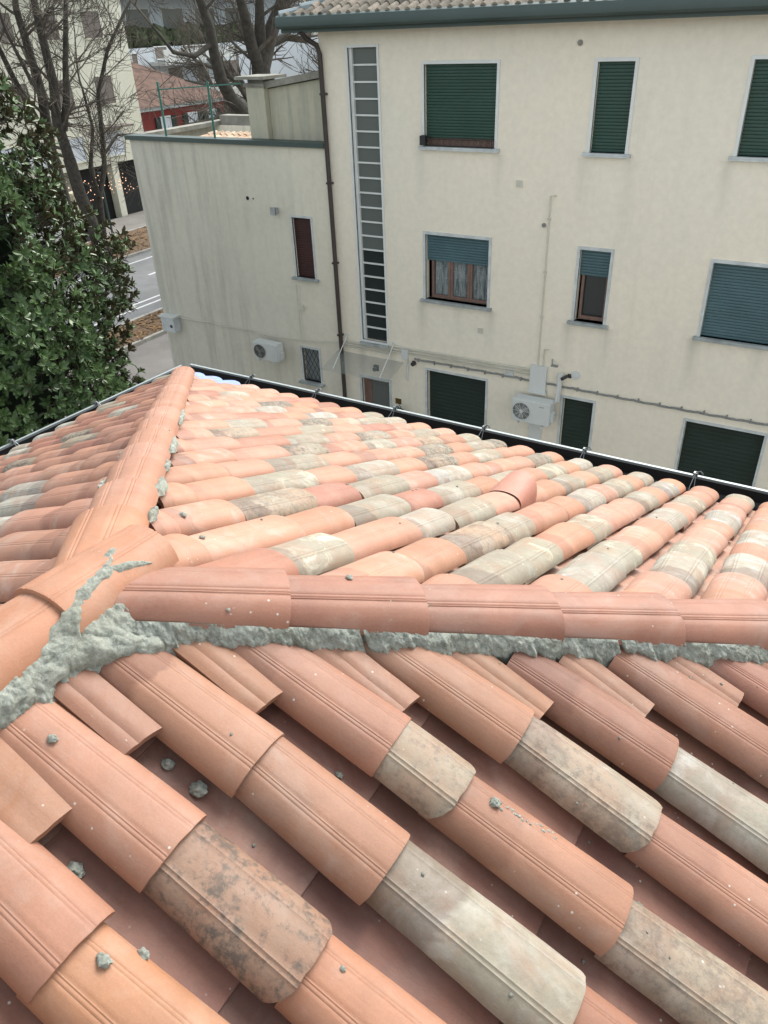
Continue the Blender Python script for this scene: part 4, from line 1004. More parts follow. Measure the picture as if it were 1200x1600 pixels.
# air conditioners
def ac(name, cx_, zc, w_, h_, dp_, label, fx, badge):
    root = empty(name, (cx_, FY, zc), label, 'air conditioner')
    g = MB(); b_ = bmesh.new(); bmesh.ops.create_cube(b_, size=1); 
    for v in b_.verts: v.co = Vector((cx_+v.co.x*w_, FY-.12-dp_/2+v.co.y*dp_, zc+v.co.z*h_))
    bmesh.ops.bevel(b_, geom=b_.edges[:], offset=.018, segments=2, affect='EDGES'); me = bpy.data.meshes.new('casing'); b_.to_mesh(me); b_.free(); me.materials.append(M['acwhite'])
    o = bpy.data.objects.new('casing', me); COL.objects.link(o); o.parent = root; o.location = -Vector(root.location)
    yf = FY-.12-dp_; fr = h_*.38
    g = MB(); g.disc((fx, yf-.002, zc), fr, 'Y', 32, .004); g.build('fan_well', M['acdark'], root)
    g = MB()
    for r_ in [fr*(k+1)/7 for k in range(7)]: g.tube([(fx+r_*math.cos(q*math.pi/16), yf-.018, zc+r_*math.sin(q*math.pi/16)) for q in range(33)], .0035 if r_ < fr*.99 else .008, 5, False)
    for q in range(10): g.tube([(fx, yf-.016, zc), (fx+fr*math.cos(q*math.pi/5), yf-.016, zc+fr*math.sin(q*math.pi/5))], .0035, 5)
    g.disc((fx, yf-.01, zc), fr*.2, 'Y', 16, .012)
    g.build('fan_grille', M['acwhite' if badge == 2 else 'cabledark'], root, True)
    g = MB()
    for q in range(3):
        a0 = q*2.094
        g.add([(fx, yf-.008, zc), (fx+fr*.8*math.cos(a0), yf-.007, zc+fr*.8*math.sin(a0)), (fx+fr*.85*math.cos(a0+.5), yf-.011, zc+fr*.85*math.sin(a0+.5)), (fx+fr*.7*math.cos(a0+1), yf-.012, zc+fr*.7*math.sin(a0+1))], [(0, 1, 2, 3)])
    g.build('fan_blades', M['cabledark'], root)
    g = MB()
    for xx in (cx_-w_*.32, cx_+w_*.32): g.box(xx-.02, xx+.02, FY-.12-dp_, FY, zc-h_/2-.05, zc-h_/2-.015); g.box(xx-.02, xx+.02, FY-.03, FY, zc-h_/2-.05, zc-h_/2+.25)
    g.build('bracket', M['acwhite'], root)
    g = MB(); g.box(cx_+w_/2-.03, cx_+w_/2+.05, FY-.12-dp_*.7, FY-.12-dp_*.2, zc-h_*.35, zc+h_*.05); g.build('valve_cover', M['acwhite'], root)
    if badge:
        g = MB(); x_ = cx_+w_*.22
        for k in range(5): g.box(x_+k*.022, x_+k*.022+.014, yf-.003, yf, zc+h_*.30, zc+h_*.30+.02)
        g.build('badge', M['cabledark'], root)
    return root
ac('air_conditioner', -5.27, -7.14, .86, .52, .30, 'white air conditioner unit with pale fan grille right of the wide shutter', -5.47, 2)
ac('air_conditioner', -12.46, -6.97, .78, .46, .28, 'white air conditioner unit with dark fan on the stained annex wall', -12.62, 0)
small('duct_cover', lambda g: (g.box(-5.46, -5.10, FY-.09, FY, -6.80, -6.22), g.box(-5.48, -5.08, FY-.1, FY, -6.84, -6.78), g.box(-5.42, -5.12, FY-.05, FY, GZ, -7.45)), M['acwhite'], 'pale flat duct cover running above and below the air conditioner', 'duct')
small('vent_pipe', lambda g: (g.tube([(-4.93, FY-.1, -6.98), (-4.80, FY-.1, -6.90), (-4.79, FY-.1, -6.35)], .055, 12), g.tube([(-4.79, FY-.1, -6.40), (-4.79, FY-.1, -6.30)], .068, 12)), M['acwhite'], 'white plastic pipe with elbow beside the air conditioner', 'pipe')
small('light_bracket', lambda g: (g.tube([(-5.02, FY, -6.05), (-4.98, FY-.12, -6.10), (-4.85, FY-.15, -6.12)], .012, 6), g.box(-4.98, -4.84, FY-.2, FY-.12, -6.13, -6.10)), M['cabledark'], 'small dark bracket just above the duct cover', 'bracket')
# conduits and cables
cb = empty('wall_cables', (-8, FY, -6.5), 'bundle of pale conduits and cables clipped across both walls', 'cable')
def sag(pts, dz=.02, n_=8):
    out = []
    for (a, b) in zip(pts[:-1], pts[1:]):
        a, b = Vector(a), Vector(b)
        for k in range(n_): f = k/n_; p = a.lerp(b, f); p.z -= dz*math.sin(math.pi*f); out.append(p)
    out.append(Vector(pts[-1])); return out
g = MB()
g.tube(sag([(-15.7, FY-.03, -6.62), (-14.6, FY-.03, -6.60), (-13.2, FY-.03, -6.62), (-11.9, FY-.03, -6.66), (-10.36, FY-.05, -6.50)], .03), .014, 6)
g.build('annex_cable', M['cable'], cb, True)
g = MB()
for k, (dz, r_) in enumerate(((0, .020), (-.07, .016), (-.13, .013))):
    g.tube([(-10.36, FY-.04, -6.44+dz), (-8.98, FY-.04, -6.44+dz), (-8.93, FY-.04, -6.36+dz), (-8.2, FY-.04, -6.36+dz), (-5.42, FY-.04, -6.34+dz)], r_, 7)
g.build('conduit', M['cable'], cb, True)
g = MB(); pts = []; x = -8.30
while x < 6.0: pts.append((x, FY-.035, -6.60 - .014*abs(math.sin((x+8.3)*3.14/.42)) + .02*math.sin(x*.7) + .09*max(0, min(1, (-7-x)/1.3 + 1))*0)); x += .07
g.tube(pts, .014, 6); g.tube([(p[0], p[1]+.004, p[2]+.022+.006*math.sin(p[0]*40)) for p in pts], .010, 6)
for x in [-8.2+.42*i for i in range(33)]: g.box(x-.012, x+.012, FY-.055, FY, -6.635, -6.56)
g.build('clipped_cable', M['cabledark'], cb, True)
g = MB(); g.tube([(-5.20, FY-.03, -2.86), (-5.31, FY-.03, -2.86), (-5.315, FY-.03, -6.22)], .014, 7); g.tube([(-5.10, FY-.03, -5.85), (-5.20, FY-.03, -5.85), (-5.205, FY-.03, -6.22)], .014, 7)
for zz in (-3.3, -4.3, -5.2): g.box(-5.345, -5.285, FY-.05, FY, zz, zz+.03)
g.build('vertical_conduit', M['cable'], cb, True)
g = MB(); g.tube([(-11.53, FY-.03, -5.25), (-11.54, FY-.03, -6.62)], .014, 7); g.box(-11.53, -11.38, FY-.04, FY, -5.85, -5.73); g.build('vertical_conduit', M['cable'], cb, True)

# ================================================================== THE LOW ANNEX, LEFT
an = empty('annex_building', (-13.3, FY, GZ), 'low flat-roofed annex with grey stained render and dark parapet edge', 'building')
AH = [(-11.50, -10.97, -5.06, -3.70), (-11.58, -11.06, -7.72, -6.84)]
mb = MB(); mb.fixn = False; XA = -16.33; DA = 3.4
holes_wall(mb, XA, -10.39, GZ, -2.22, AH, FY+.012, .14)
mb.add([(XA, FY+.012, GZ), (XA, FY+DA+6, GZ), (XA, FY+DA+6, -2.22), (XA, FY+.012, -2.22)], [(0, 3, 2, 1)])
mb.add([(XA, FY+DA+6, GZ), (-10.39, FY+DA+6, GZ), (-10.39, FY+DA+6, -2.22), (XA, FY+DA+6, -2.22)], [(0, 3, 2, 1)])
mb.build('wall', M['annex'], an)
g = MB(); g.box(XA-.08, -10.40, FY-.07, FY+.26, -2.22, -2.12); g.build('parapet_edge', M['gutterpaint'], an)
g = MB(); g.box(XA-.06, XA+.26, FY+.262, FY+DA, -2.22, -2.118); g.box(XA+.26, -12.6, FY+DA-.3, FY+DA, -2.22, -1.98); g.build('parapet', M['concrete'], an)
g = MB(); g.box(XA+.26, -10.40, FY+.262, FY+DA-.3, -2.9, -2.72); g.build('terrace', M['concrete'], an)
TB = cell_tiles('terrace_tiles_buff', .21, .34, [(.40, .28, .19), (.52, .38, .26), (.46, .34, .24), (.56, .43, .32)], -15.6, FY+.6)
tile_field(-15.6, -12.7, FY+.6, -2.55, .12, 5, TB, an, hip=False)
g = MB(); g.box(-15.6, -12.7, FY+.55, FY+2.3, -2.71, -2.53); g.build('terrace_base', M['concrete'], an)
o = trim('window', AH[0], M['sillw'], an, .045, .015, y=FY+.012); o['label'] = 'narrow window with maroon shutter down'; sill(AH[0], M['sill'], o, y=FY+.012)
a, b, c, d = AH[0]; slats('roller_shutter', a, b, c, d, FY+.09, M['maroon'], o)
o = trim('window', AH[1], M['sillw'], an, .05, .015, y=FY+.012); o['label'] = 'small barred window low on the annex wall'; sill(AH[1], M['sill'], o, .13, y=FY+.012)
a, b, c, d = AH[1]; g = MB(); g.box(a, b, FY+.12, FY+.13, c, d); g.build('pane', flat('frosted_pane', (.22, .25, .26), .5, .1, 2, 0), o)
g = MB(); st_ = .13
for k in range(-8, 12):
    for s in (1, -1):
        pts = []
        for f in range(0, 21):
            zz = c+(d-c)*f/20; xx = a + k*st_ + s*(zz-c)*.55
            if a+.01 <= xx <= b-.01: pts.append((xx, FY+.05+.004*s, zz))
        if len(pts) > 1: g.tube([pts[0], pts[-1]], .006, 5)
for xx in (a+.01, b-.01): g.tube([(xx, FY+.05, c), (xx, FY+.05, d)], .008, 5)
for zz in (c+.01, d-.01): g.tube([(a, FY+.05, zz), (b, FY+.05, zz)], .008, 5)
g.build('window_grille', M['iron'], o)
g = MB(); g.box(-12.0, -11.86, FY-.12, FY, -3.65, -3.52); g.box(-12.0, -11.86, FY-.13, FY-.10, -3.67, -3.50); tag(g.build('flue_outlet', M['sill']), 'small square flue outlet beside the maroon-shuttered window', 'vent')
small('wall_hole', lambda g: (g.disc((-12.75, FY+.01, -3.37), .045, 'Y', 12, .004), g.disc((-12.58, FY+.01, -3.37), .02, 'Y', 12, .004)), M['dark'], 'two small dark holes in the annex wall', 'hole')
jb = empty('wall_meter_box', (-16.0, FY, -6.8), 'grey meter box wrapped in plastic at the annex corner', 'meter box')
g = MB(); g.box(-16.22, -15.75, FY-.22, FY+.01, -7.02, -6.62); g.build('box', M['sillw'], jb)
g = MB(); g.box(-16.25, -15.72, FY-.25, FY+.01, -6.62, -6.58); g.lump((-16.2, FY-.15, -6.62), .1, 3, .7, 3, (1, 1, .5)); g.build('lid', M['acwhite'], jb)
g = MB(); g.disc((-15.86, FY-.22, -6.85), .045, 'Y', 14, .01); g.build('dial', M['acdark'], jb)
# stair tower and chimney behind the parapet
tw = empty('stair_tower', (-11.2, FY+1.0, -2.9), 'small grimy roof shed with sloping concrete coping behind the parapet', 'roof shed')
g = MB(); y0, y1 = FY+.45, FY+3.0
g.add([(x, y, z) for x, z in ((-12.15, -1.15), (-10.41, -.92)) for y in (y0, y1)] + [(x, y, -2.9) for x in (-12.15, -10.41) for y in (y0, y1)],
      [(0, 2, 6, 4), (0, 4, 5, 1), (1, 5, 7, 3), (2, 3, 7, 6), (0, 1, 3, 2)]); g.build('wall', M['tower'], tw)
g = MB(); g.add([(x, y, z+dz) for x, z in ((-12.3, -1.15), (-10.41, -.90)) for y in (y0-.12, y1) for dz in (.0, .13)], [(0, 1, 5, 4), (0, 2, 3, 1), (2, 6, 7, 3), (4, 5, 7, 6), (1, 3, 7, 5), (0, 4, 6, 2)]); g.build('coping', M['concrete'], tw)
ch = empty('chimney', (-12.25, FY+.5, -2.9), 'square rendered chimney with a flat concrete cap on the annex roof', 'chimney')
g = MB(); g.box(-12.66, -12.16, FY+.30, FY+.80, -2.75, -1.10); g.build('stack', M['tower'], ch)
g = MB(); g.box(-12.70, -12.12, FY+.26, FY+.84, -1.10, -1.03); g.box(-12.62, -12.20, FY+.34, FY+.76, -1.03, -.95); g.build('collar', M['concrete'], ch)
g = MB(); g.box(-12.82, -12.00, FY+.14, FY+.96, -.95, -.89); g.build('cap', M['concrete'], ch)
fn = empty('wire_fence', (-14, FY, -2.12), 'green metal fence with thin posts and top rail on the annex parapet', 'fence')
for xx in (-15.15, -13.60):
    g = MB(); g.tube([(xx, FY+.12, -2.14), (xx, FY+.12, -.98)], .026, 8); g.build('post', M['fence'], fn)
g = MB(); g.tube([(-15.15, FY+.12, -1.14), (-12.6, FY+.12, -1.02)], .014, 6); g.build('rail', M['fence'], fn)

# ================================================================== STREET BEYOND
def win_x(mb_f, mb_g, x, y0, y1, z0, z1, t=.06): 
    mb_f.box(x, x+.05, y0-t, y0, z0-t, z1+t); mb_f.box(x, x+.05, y1, y1+t, z0-t, z1+t); mb_f.box(x, x+.05, y0, y1, z1, z1+t); mb_f.box(x, x+.09, y0, y1, z0-t, z0)
    mb_g.box(x-.05, x+.02, y0, y1, z0, z1)
wb = empty('white_apartment_block', (-38.5, 27, GZ), 'tall off-white apartment block with brown shutters and shops across the street', 'building')
WX = -38.5
g = MB(); g.box(WX-12, WX, 8, 35.9, -6.3, 3.4); g.build('wall', M['farwhite'], wb)
g = MB(); g.box(WX-12, WX-.6, 8, 35.9, GZ, -6.3); g.build('shop_front', M['dark'], wb)
g = MB(); g.box(WX-12.4, WX+.7, 7.6, 36.3, 3.4, 3.7); g.build('roof', M['fence'] if 0 else M['gutterpaint'], wb)
g = MB(); g.box(WX, WX+.10, 8, 35.9, 1.75, 2.0); g.box(WX, WX+.6, 8, 35.9, 2.0, 2.15); g.build('balcony_slab', M['gutterpaint'], wb)
for y in range(9, 36, 3):
    g = MB(); g.box(WX-.55, WX-.02, y, y+.45, GZ, -6.3); g.build('pillar', M['farwhite'], wb)
for y0 in (15.4, 18.0, 20.6, 23.3, 25.9, 27.4, 30.1, 32.95):
    for z0, z1 in ((-.15, 1.05), (-3.3, -1.95), (-5.9, -4.7)):
        lit = (z0 < -3 and y0 > 30)
        f_, p_ = MB(), MB(); win_x(f_, p_, WX, y0, y0+1.25, z0, z1)
        o = f_.build('window', M['farwhite'], wb); p_.build('shutter' if z0 > -4 else 'pane', M['brownshut'] if z0 > -4 else M['farblue'], o)
f_ = MB(); f_.box(WX, WX+.9, 32.6, 34.4, -4.45, -4.35); f_.build('awning', M['brownshut'], wb)
rh = empty('red_house', (-39, 41, GZ), 'low red house with white cornice and hipped brown tile roof across the street', 'house')
g = MB(); g.box(-49, -39, 36.3, 43.9, GZ, -4.0); g.build('wall', M['red'], rh)
g = MB(); g.box(-49.2, -38.85, 36.2, 44.1, -4.0, -3.78); g.build('cornice', M['sillw'], rh)
g = MB(); z_ = -3.77; g.add([(-38.6, 36, z_), (-38.6, 44.4, z_), (-49.4, 44.4, z_), (-49.4, 36, z_), (-43, 38.5, -1.5), (-43.6, 40.5, -1.5), (-45, 40.5, -1.5), (-45, 38.5, -1.5)], [(0, 1, 5, 4), (1, 2, 6, 5), (2, 3, 7, 6), (3, 0, 4, 7), (4, 5, 6, 7), (3, 2, 1, 0)]); g.build('roof', M['redroof'], rh)
for y0 in (37.9, 40.3, 42.15):
    f_, p_ = MB(), MB(); win_x(f_, p_, -39, y0, y0+.75, -5.6, -4.45, .08); o = f_.build('window', M['white'], rh); p_.build('pane', M['farblue'], o)
    g = MB(); g.box(-38.98, -38.90, y0-.5, y0-.09, -5.65, -4.4); g.build('shutter', M['garage'], o); g = MB(); g.box(-38.98, -38.90, y0+.84, y0+1.25, -5.65, -4.4); g.build('shutter', M['garage'], o)
g = MB(); g.box(-49, -38.8, 44.42, 52, GZ, -3.9); tag(g.build('stone_wall', flat('grey_stone_wall', (.15, .15, .14), .95, .4, 3, .4)), 'dark grey stone building end right of the red house', 'wall')
bb = empty('blue_white_block', (-48, 48, GZ), 'pale bluish modern block with balconies behind the red house', 'building')
BX = -46.0
g = MB(); g.box(BX-10, BX, 40, 66, GZ, -.9); g.box(BX-10, BX-2.5, 40, 66, -.9, 4.2); g.build('wall', M['farblue'], bb)
g = MB()
for z0 in (-2.0, -4.2, -6.6): g.box(BX, BX+1.5, 44.6, 52, z0, z0+.25)
g.box(BX-3, BX+.2, 40, 66, 2.0, 2.3)
g.build('balcony_slab', M['sillw'], bb)
g = MB()
for z0 in (-2.0, -4.2): g.box(BX+1.42, BX+1.5, 44.6, 52, z0+.25, z0+.95)
g.build('balcony_panel', M['acwhite'], bb)
for y0, z0, y1, z1 in ((46.2, -4.0, 47.6, -2.2), (49.2, -4.0, 50.3, -2.2), (45.2, -1.6, 46.4, -.9), (48, -1.7, 50.4, -.95), (43, -3.4, 43.5, -1.2), (52, -3.4, 54, -1.2)):
    f_, p_ = MB(), MB(); win_x(f_, p_, BX, y0, y1, z0, z1); o = f_.build('window', M['white'], bb); p_.build('pane', M['brownshut'], o)
for y0 in (42, 45.5, 49, 52.5, 56):
    f_, p_ = MB(), MB(); win_x(f_, p_, BX-2.5, y0, y0+2.2, -.3, 1.4); o = f_.build('window', M['white'], bb); p_.build('pane', M['paleglass'], o)
g = MB(); rr = random.Random(8)
for i in range(26): g.lump((BX-.8+rr.uniform(-.3, .3), 40.5+i*.62, -.35+rr.uniform(-.1, .15)), rr.uniform(.5, .75), 2, .6, i)
tag(g.build('terrace_hedge', M['hedge']), 'dark green hedge along the terrace of the pale bluish block', 'hedge')
pb = empty('pale_far_block', (-40, 75, GZ), 'pale cream block far behind the plane tree, seen through its twigs', 'building')
g = MB(); g.box(-58, -34, 72, 84, GZ, 5.0); g.build('wall', M['farwhite'], pb)
for xx in range(-56, -35, 4):
    for z0 in (-5.5, -2.4, .7):
        g = MB(); g.box(xx, xx+1.5, 71.95, 72.05, z0, z0+1.6); g.build('window', M['brownshut'], pb)
pc = empty('cream_far_block', (-20, 60, GZ), 'cream block behind the bare trees, seen above the roof shed', 'building')
g = MB(); g.box(-33, -12, 56, 68, GZ, 2.6); g.build('wall', M['farwhite'], pc)
g = MB(); g.box(-33.5, -11.5, 55.5, 68.5, 2.6, 2.9); g.build('roof', M['redroof'], pc)
for xx in range(-31, -13, 3):
    for z0 in (-5.0, -2.0, .6):
        g = MB(); g.box(xx, xx+1.2, 55.95, 56.05, z0, z0+1.4); g.build('window', M['brownshut'], pc)
# shop lights, parasol, pole, parked van
g = MB(); rl = random.Random(12)
for i in range(90):
    y = rl.uniform(28.5, 33.0); z = -6.5 - rl.random()*1.2; x = -37.0+rl.uniform(-.5, .5); r_ = rl.uniform(.015, .035)
    g.lump((x, y, z), r_, 1, 0, i)
tag(g.build('string_lights', M['bulb'], None, True), 'warm orange string lights hanging in front of the dark shops', 'lights')
g = MB(); g.tube([(-32.05, 26.63, GZ), (-32.05, 26.63, -5.6)], .05, 10); g.tube([(-32.05, 26.63, -5.6), (-32.05, 26.63, -5.5)], .08, 10); g.box(-32.15, -31.95, 26.5, 26.76, GZ, GZ+.12); tag(g.build('street_pole', M['gutterpaint'], None, True), 'thin dark metal pole in the far verge right of the big trunk', 'pole')
g = MB(); g.box(-36.6, -36.0, 27.9, 28.6, GZ+.1, -7.0); g.box(-36.65, -35.95, 27.85, 28.65, -7.0, -6.9); tag(g.build('kiosk', flat('cream_panel', (.50, .46, .33), .7, .1, 2, 0)), 'narrow cream kiosk panel in front of the shops', 'kiosk')
vn = empty('parked_van', (-36.2, 26.3, GZ+.11), 'white parked van half hidden behind the magnolia', 'van')
b_ = bmesh.new(); me = bpy.data.meshes.new('body')
pr = [(-2.3, .35), (-2.35, .9), (-2.25, 1.75), (-1.9, 2.0), (.9, 2.0), (1.5, 1.25), (2.3, 1.0), (2.4, .55), (2.35, .35)]
vs = [b_.verts.new((x_, y_, z_)) for x_ in (-.9, .9) for y_, z_ in pr]; k = len(pr)
for i in range(k): b_.faces.new((vs[i], vs[(i+1) % k], vs[k+(i+1) % k], vs[k+i]))
b_.faces.new(vs[:k]); b_.faces.new(vs[k:][::-1]); bmesh.ops.recalc_face_normals(b_, faces=b_.faces); bmesh.ops.bevel(b_, geom=b_.edges[:], offset=.08, segments=3, affect='EDGES'); b_.to_mesh(me); b_.free(); me.materials.append(M['vanwhite'])
o = bpy.data.objects.new('body', me); COL.objects.link(o); o.parent = vn
for q_ in (.905, -.915):
    g = MB(); g.box(q_, q_+.01, -1.6, .7, 1.25, 1.8); o = g.build('side_window', M['glass']); o.parent = vn
g = MB(); g.add([(-.75, 1.0, 1.93), (.75, 1.0, 1.93), (.75, 1.52, 1.3), (-.75, 1.52, 1.3)], [(0, 1, 2, 3)]); o = g.build('windscreen', M['glass']); o.parent = vn
for sx_ in (-.8, .8):
    for yy in (-1.45, 1.5):
        g = MB(); g.disc((sx_-.1, yy, .33), .33, 'X', 20, .2); o = g.build('wheel', M['acdark']); o.parent = vn

# ------------------------------------------------------------------ bare street trees
def grow(mb, p, d, r_, length, depth, rnd, out, up_b=.12, twig=.009, spread=.55):
    """one limb with its side branches, as tapering tubes"""
    n_ = max(3, int(length/.35)); pts = [p.copy()]; rad = [r_]; dd = d.normalized()
    for i in range(n_):
        dd = (dd + Vector((rnd.uniform(-1, 1), rnd.uniform(-1, 1), rnd.uniform(-1, 1)))*.16 + Vector((0, 0, up_b*.35))).normalized()
        pts.append(pts[-1] + dd*length/n_); rad.append(max(twig, r_*(1-.62*(i+1)/n_)))
    mb.tube(pts, rad, 8 if r_ > .08 else 5 if r_ > .02 else 3, False)
    if depth <= 0: return
    k = rnd.randint(4, 6) if depth > 1 else rnd.randint(5, 9)
    for i in range(k):
        f = rnd.uniform(.25, 1.0); j = min(int(f*n_), n_-1); q = pts[j].lerp(pts[j+1], f*n_-j if f*n_-j <= 1 else 1)
        t = (pts[j+1]-pts[j]).normalized(); a = t.orthogonal().normalized(); ang = rnd.uniform(0, 6.28); a = a*math.cos(ang)+t.cross(a)*math.sin(ang)
        nd = (t*rnd.uniform(.5, .9) + a*spread*rnd.uniform(.7, 1.4)).normalized()
        grow(mb, q, nd, max(twig, rad[j]*rnd.uniform(.45, .7)), length*rnd.uniform(.45, .75), depth-1, rnd, out, up_b, twig, spread)
def bare_tree(name, trunk, limbs, label, seed, group, depth=3):
    rnd = random.Random(seed); base = Vector(trunk[0][:3])
    root = empty(name, base, label, 'tree', group)
    g = MB(); g.tube([t[:3] for t in trunk], [t[3] for t in trunk], 14)
    rr_ = [Vector(v) for v in g.v]; g.v = [tuple(v + (v-Vector((base.x, base.y, v.z))).normalized()*.03*noise.noise(v*3)) for v in rr_]
    g.build('trunk', M['bark'], root, True, 60)
    for lm in limbs:
        g = MB(); g.tube([l[:3] for l in lm], [l[3] for l in lm], 10); g.build('limb', M['bark'], root, True, 60)
    g = MB()
    for lm in limbs:
        for i in range(len(lm)-1):
            a, b = Vector(lm[i][:3]), Vector(lm[i+1][:3]); seg = (b-a).length
            for k in range(max(1, int(seg/.55))):
                f = rnd.random(); q = a.lerp(b, f); t = (b-a).normalized(); o_ = t.orthogonal().normalized(); ang = rnd.uniform(0, 6.28); o_ = o_*math.cos(ang)+t.cross(o_)*math.sin(ang)
                grow(g, q, t*.5+o_*.9, max(.02, lm[i][3]*.32), rnd.uniform(1.3, 2.6), depth-1, rnd, None)
        e = Vector(lm[-1][:3]); t = (e-Vector(lm[-2][:3])).normalized()
        grow(g, e, t, lm[-1][3], 2.6, depth, rnd, None)
    g.build('branches', M['twig'], root, True, 60)
    return root
TX = -30.6
bare_tree('street_tree', [(TX, 24.6, GZ, .42), (TX, 24.55, -8.9, .33), (TX, 24.45, -7.6, .30), (TX, 24.1, -5.9, .28), (TX, 24.0, -4.5, .26)],
          [[(TX, 24.0, -4.5, .24), (TX-.1, 23.9, -3, .21), (TX, 24.1, -1.6, .19), (TX+.1, 24.0, 0, .16), (TX, 24.1, 2.2, .12), (TX, 24.2, 4, .07)],
           [(TX, 24.05, -3.4, .16), (TX+.1, 24.5, -2.2, .14), (TX+.2, 24.75, -1.0, .12), (TX+.2, 25.5, 1.3, .08), (TX+.1, 25.8, 3.0, .05)],
           [(TX, 24.0, -3.0, .10), (TX-.2, 23.2, -1.5, .08), (TX-.2, 22.6, .3, .06), (TX, 22.3, 2, .04)]],
          'bare street tree with thick leaning trunk on the far side of the road', 3, 'bare street trees')
bare_tree('street_tree', [(TX-.4, 25.2, GZ, .22), (TX-.3, 25.1, -8, .17), (TX-.1, 25.2, -6.3, .15)],
          [[(TX-.1, 25.2, -6.3, .13), (TX, 25.8, -5.1, .11), (TX, 26.0, -4.0, .10), (TX, 26.3, -2.2, .09), (TX, 27.3, -.6, .075), (TX, 28.6, .7, .06), (TX, 29.6, 1.6, .04)],
           [(TX-.1, 25.2, -6.2, .10), (TX, 25.0, -5.0, .09), (TX-.1, 25.7, -3.5, .07), (TX-.1, 25.6, -2.0, .05)],
           [(TX, 25.9, -4.6, .07), (TX, 26.9, -3.9, .055), (TX, 28.2, -4.0, .045), (TX, 29.3, -4.2, .03)]],
          'slender forked bare tree right beside the thick leaning trunk', 5, 'bare street trees')
bare_tree('street_tree', [(-33.4, 25.4, GZ, .40), (-33.4, 25.3, -7.5, .36), (-33.3, 25.2, -4.5, .3)],
          [[(-33.3, 25.2, -4.5, .26), (-33.2, 25.4, -2, .2), (-33.0, 25.0, 1, .14)], [(-33.3, 25.2, -4.0, .16), (-33.5, 24.4, -1.5, .12), (-33.4, 23.6, 1, .08)]],
          'grey bare trunk standing just behind the thick leaning trunk', 8, 'bare street trees', 2)
NX = -21.5
bare_tree('plane_tree', [(NX, 26.6, GZ, .62), (NX, 26.5, -6, .55), (NX, 26.4, -3.4, .52)],
          [[(NX, 26.2, -3.6, .30), (NX, 25.4, -2.9, .26), (NX, 24.6, -2.2, .24), (NX, 24.15, -1.5, .22), (NX, 24.0, -.7, .19), (NX, 23.95, .0, .17), (NX, 23.6, 1.0, .14), (NX, 22.9, 2.4, .09)],
           [(NX, 26.4, -3.4, .42), (NX, 26.45, -2.2, .38), (NX, 26.5, -1.3, .36), (NX, 27.2, -.3, .29), (NX, 28.2, .8, .22), (NX, 29, 2.2, .14)],
           [(NX, 26.5, -1.5, .27), (NX, 26.1, -.6, .22), (NX, 25.9, .4, .19), (NX, 25.6, 1.4, .13), (NX, 25.2, 2.8, .08)],
           [(NX, 26.5, -1.4, .24), (NX, 26.7, 0, .2), (NX, 26.9, 1.2, .14), (NX, 27, 2.6, .08)],
           [(NX, 27.0, -.6, .16), (NX, 28.2, -.35, .14), (NX, 29.5, -.5, .12), (NX, 30.3, .1, .08)],
           [(NX, 23.98, -.4, .10), (NX, 23.0, -.75, .08), (NX, 22.0, -.6, .06), (NX, 21.2, .2, .04)]],
          'massive bare plane tree with thick twisting limbs behind the chimney', 14, 'bare street trees', 3)
bare_tree('plane_tree', [(NX, 33, GZ, .5), (NX, 33, -4, .42)],
          [[(NX, 33, -4, .3), (NX, 32.2, -1.5, .22), (NX, 31.6, .8, .14)], [(NX, 33, -3.6, .3), (NX, 34, -1.2, .2), (NX, 35, 1, .12)], [(NX, 33, -3, .2), (NX, 33.1, 0, .14), (NX, 33, 2, .08)]],
          'second bare plane tree further along, seen at the green roof corner', 17, 'bare street trees', 3)
bare_tree('shrub', [(-29.5, 33, GZ, .10), (-29.5, 33, -6, .07)], [[(-29.5, 33, -6, .05), (-29.5, 33.2, -3, .03)], [(-29.5, 33, -6, .04), (-29.5, 32.5, -3.5, .02)]], 'thin bare sapling in front of the red house', 19, 'bare street trees', 3)

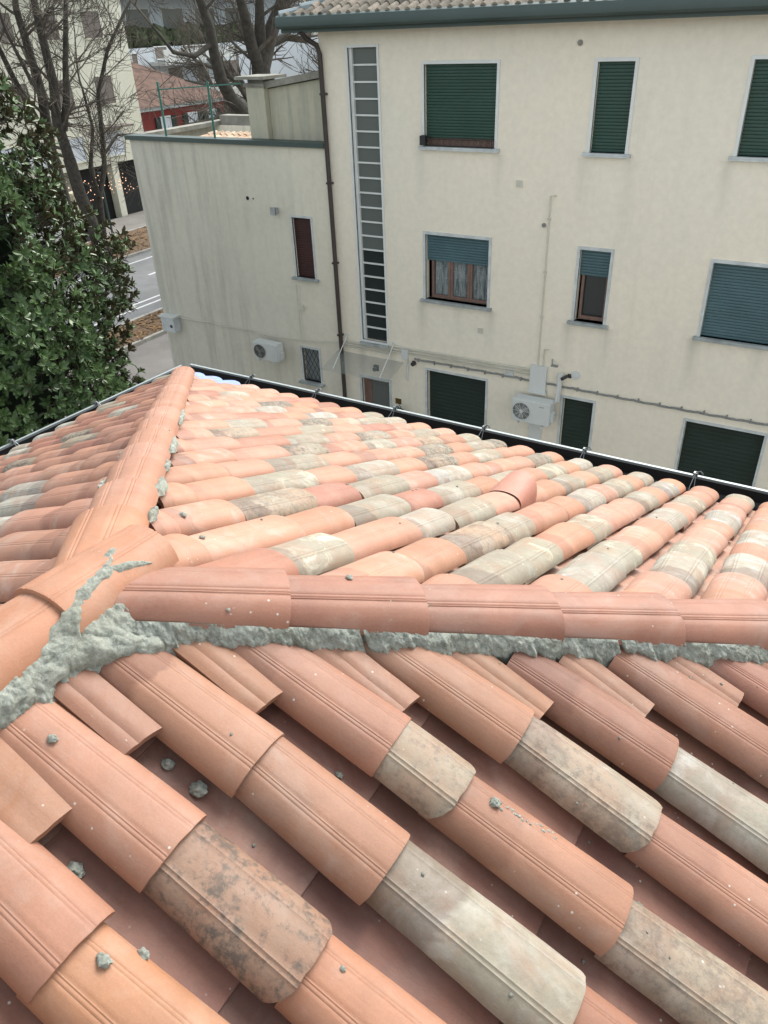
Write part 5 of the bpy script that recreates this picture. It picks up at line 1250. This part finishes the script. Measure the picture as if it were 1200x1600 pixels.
# ------------------------------------------------------------------ the magnolia
mg = empty('magnolia_tree', (-12.9, 7.4, GZ), 'large dense evergreen magnolia with glossy leaves beside the left gutter', 'tree')
g = MB(); g.tube([(-12.9, 7.4, GZ), (-12.9, 7.4, -6), (-12.8, 7.5, -3), (-12.8, 7.5, 0)], [.28, .22, .16, .06], 12); g.build('trunk', M['bark'], mg, True)
rm = random.Random(9); g = MB(); g.fixn = False; tw_ = MB()
CEN = Vector((-13.25, 7.25, 0))
def crown_r(z): # crown radius by height
    pts = [(-9.0, 1.4), (-7.5, 2.4), (-5.6, 2.75), (-4.2, 2.8), (-3.0, 2.5), (-2.0, 2.3), (-1.2, 1.95), (-.4, 1.6), (.4, 1.2), (1.2, .7), (1.7, .1)]
    for (a, ra), (b, rb) in zip(pts[:-1], pts[1:]):
        if a <= z <= b: return ra+(rb-ra)*(z-a)/(b-a)
    return .1
nros = 0
while nros < 7600:
    z = rm.uniform(-9.0, 1.7); th_ = rm.uniform(0, 2*math.pi)
    R0 = crown_r(z)
    if rm.random() > R0/3.2: continue
    lob = 1 + .30*noise.noise(Vector((math.cos(th_)*1.6, math.sin(th_)*1.6, z*.75)))+.16*noise.noise(Vector((math.cos(th_)*4, math.sin(th_)*4, z*1.9+7)))
    depth_ = 1 - abs(rm.gauss(0, .16)); depth_ = max(.35, depth_)
    rr_ = R0*lob*depth_
    p = Vector((CEN.x+rr_*math.cos(th_), CEN.y+rr_*math.sin(th_), z))
    if p.x > -6.6: continue
    outv = Vector((math.cos(th_), math.sin(th_), rm.uniform(.15, .9))).normalized()
    axis = (outv + Vector((rm.uniform(-1, 1), rm.uniform(-1, 1), rm.uniform(-.4, 1)))*.45).normalized()
    a1 = axis.orthogonal().normalized(); a2 = axis.cross(a1)
    tw_.tube([p-axis*.25, p], [.008, .005], 3, False)
    k = rm.randint(8, 12); off = rm.uniform(0, 6.28)
    for i in range(k):
        q = off + i*2.4; el = rm.uniform(.15, 1.25)
        dl = (a1*math.cos(q)+a2*math.sin(q))*math.cos(el) + axis*math.sin(el)
        leafquad(g, p - axis*.03*(i % 3), dl, axis, rm.uniform(.10, .18), rm.uniform(.024, .036), .3)
    nros += 1
crown = g.build('crown', M['leaf'], mg); tw_.build('twigs', M['twig'], mg)
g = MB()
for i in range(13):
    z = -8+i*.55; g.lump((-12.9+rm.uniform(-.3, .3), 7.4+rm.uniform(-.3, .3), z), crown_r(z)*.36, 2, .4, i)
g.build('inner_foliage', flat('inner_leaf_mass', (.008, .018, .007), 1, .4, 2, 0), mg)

# ------------------------------------------------------------------ lift everything so that the ground is z = 0
for o in list(S.objects):
    if o.parent is None and o.type not in {'CAMERA', 'LIGHT'}: o.location.z += CZ
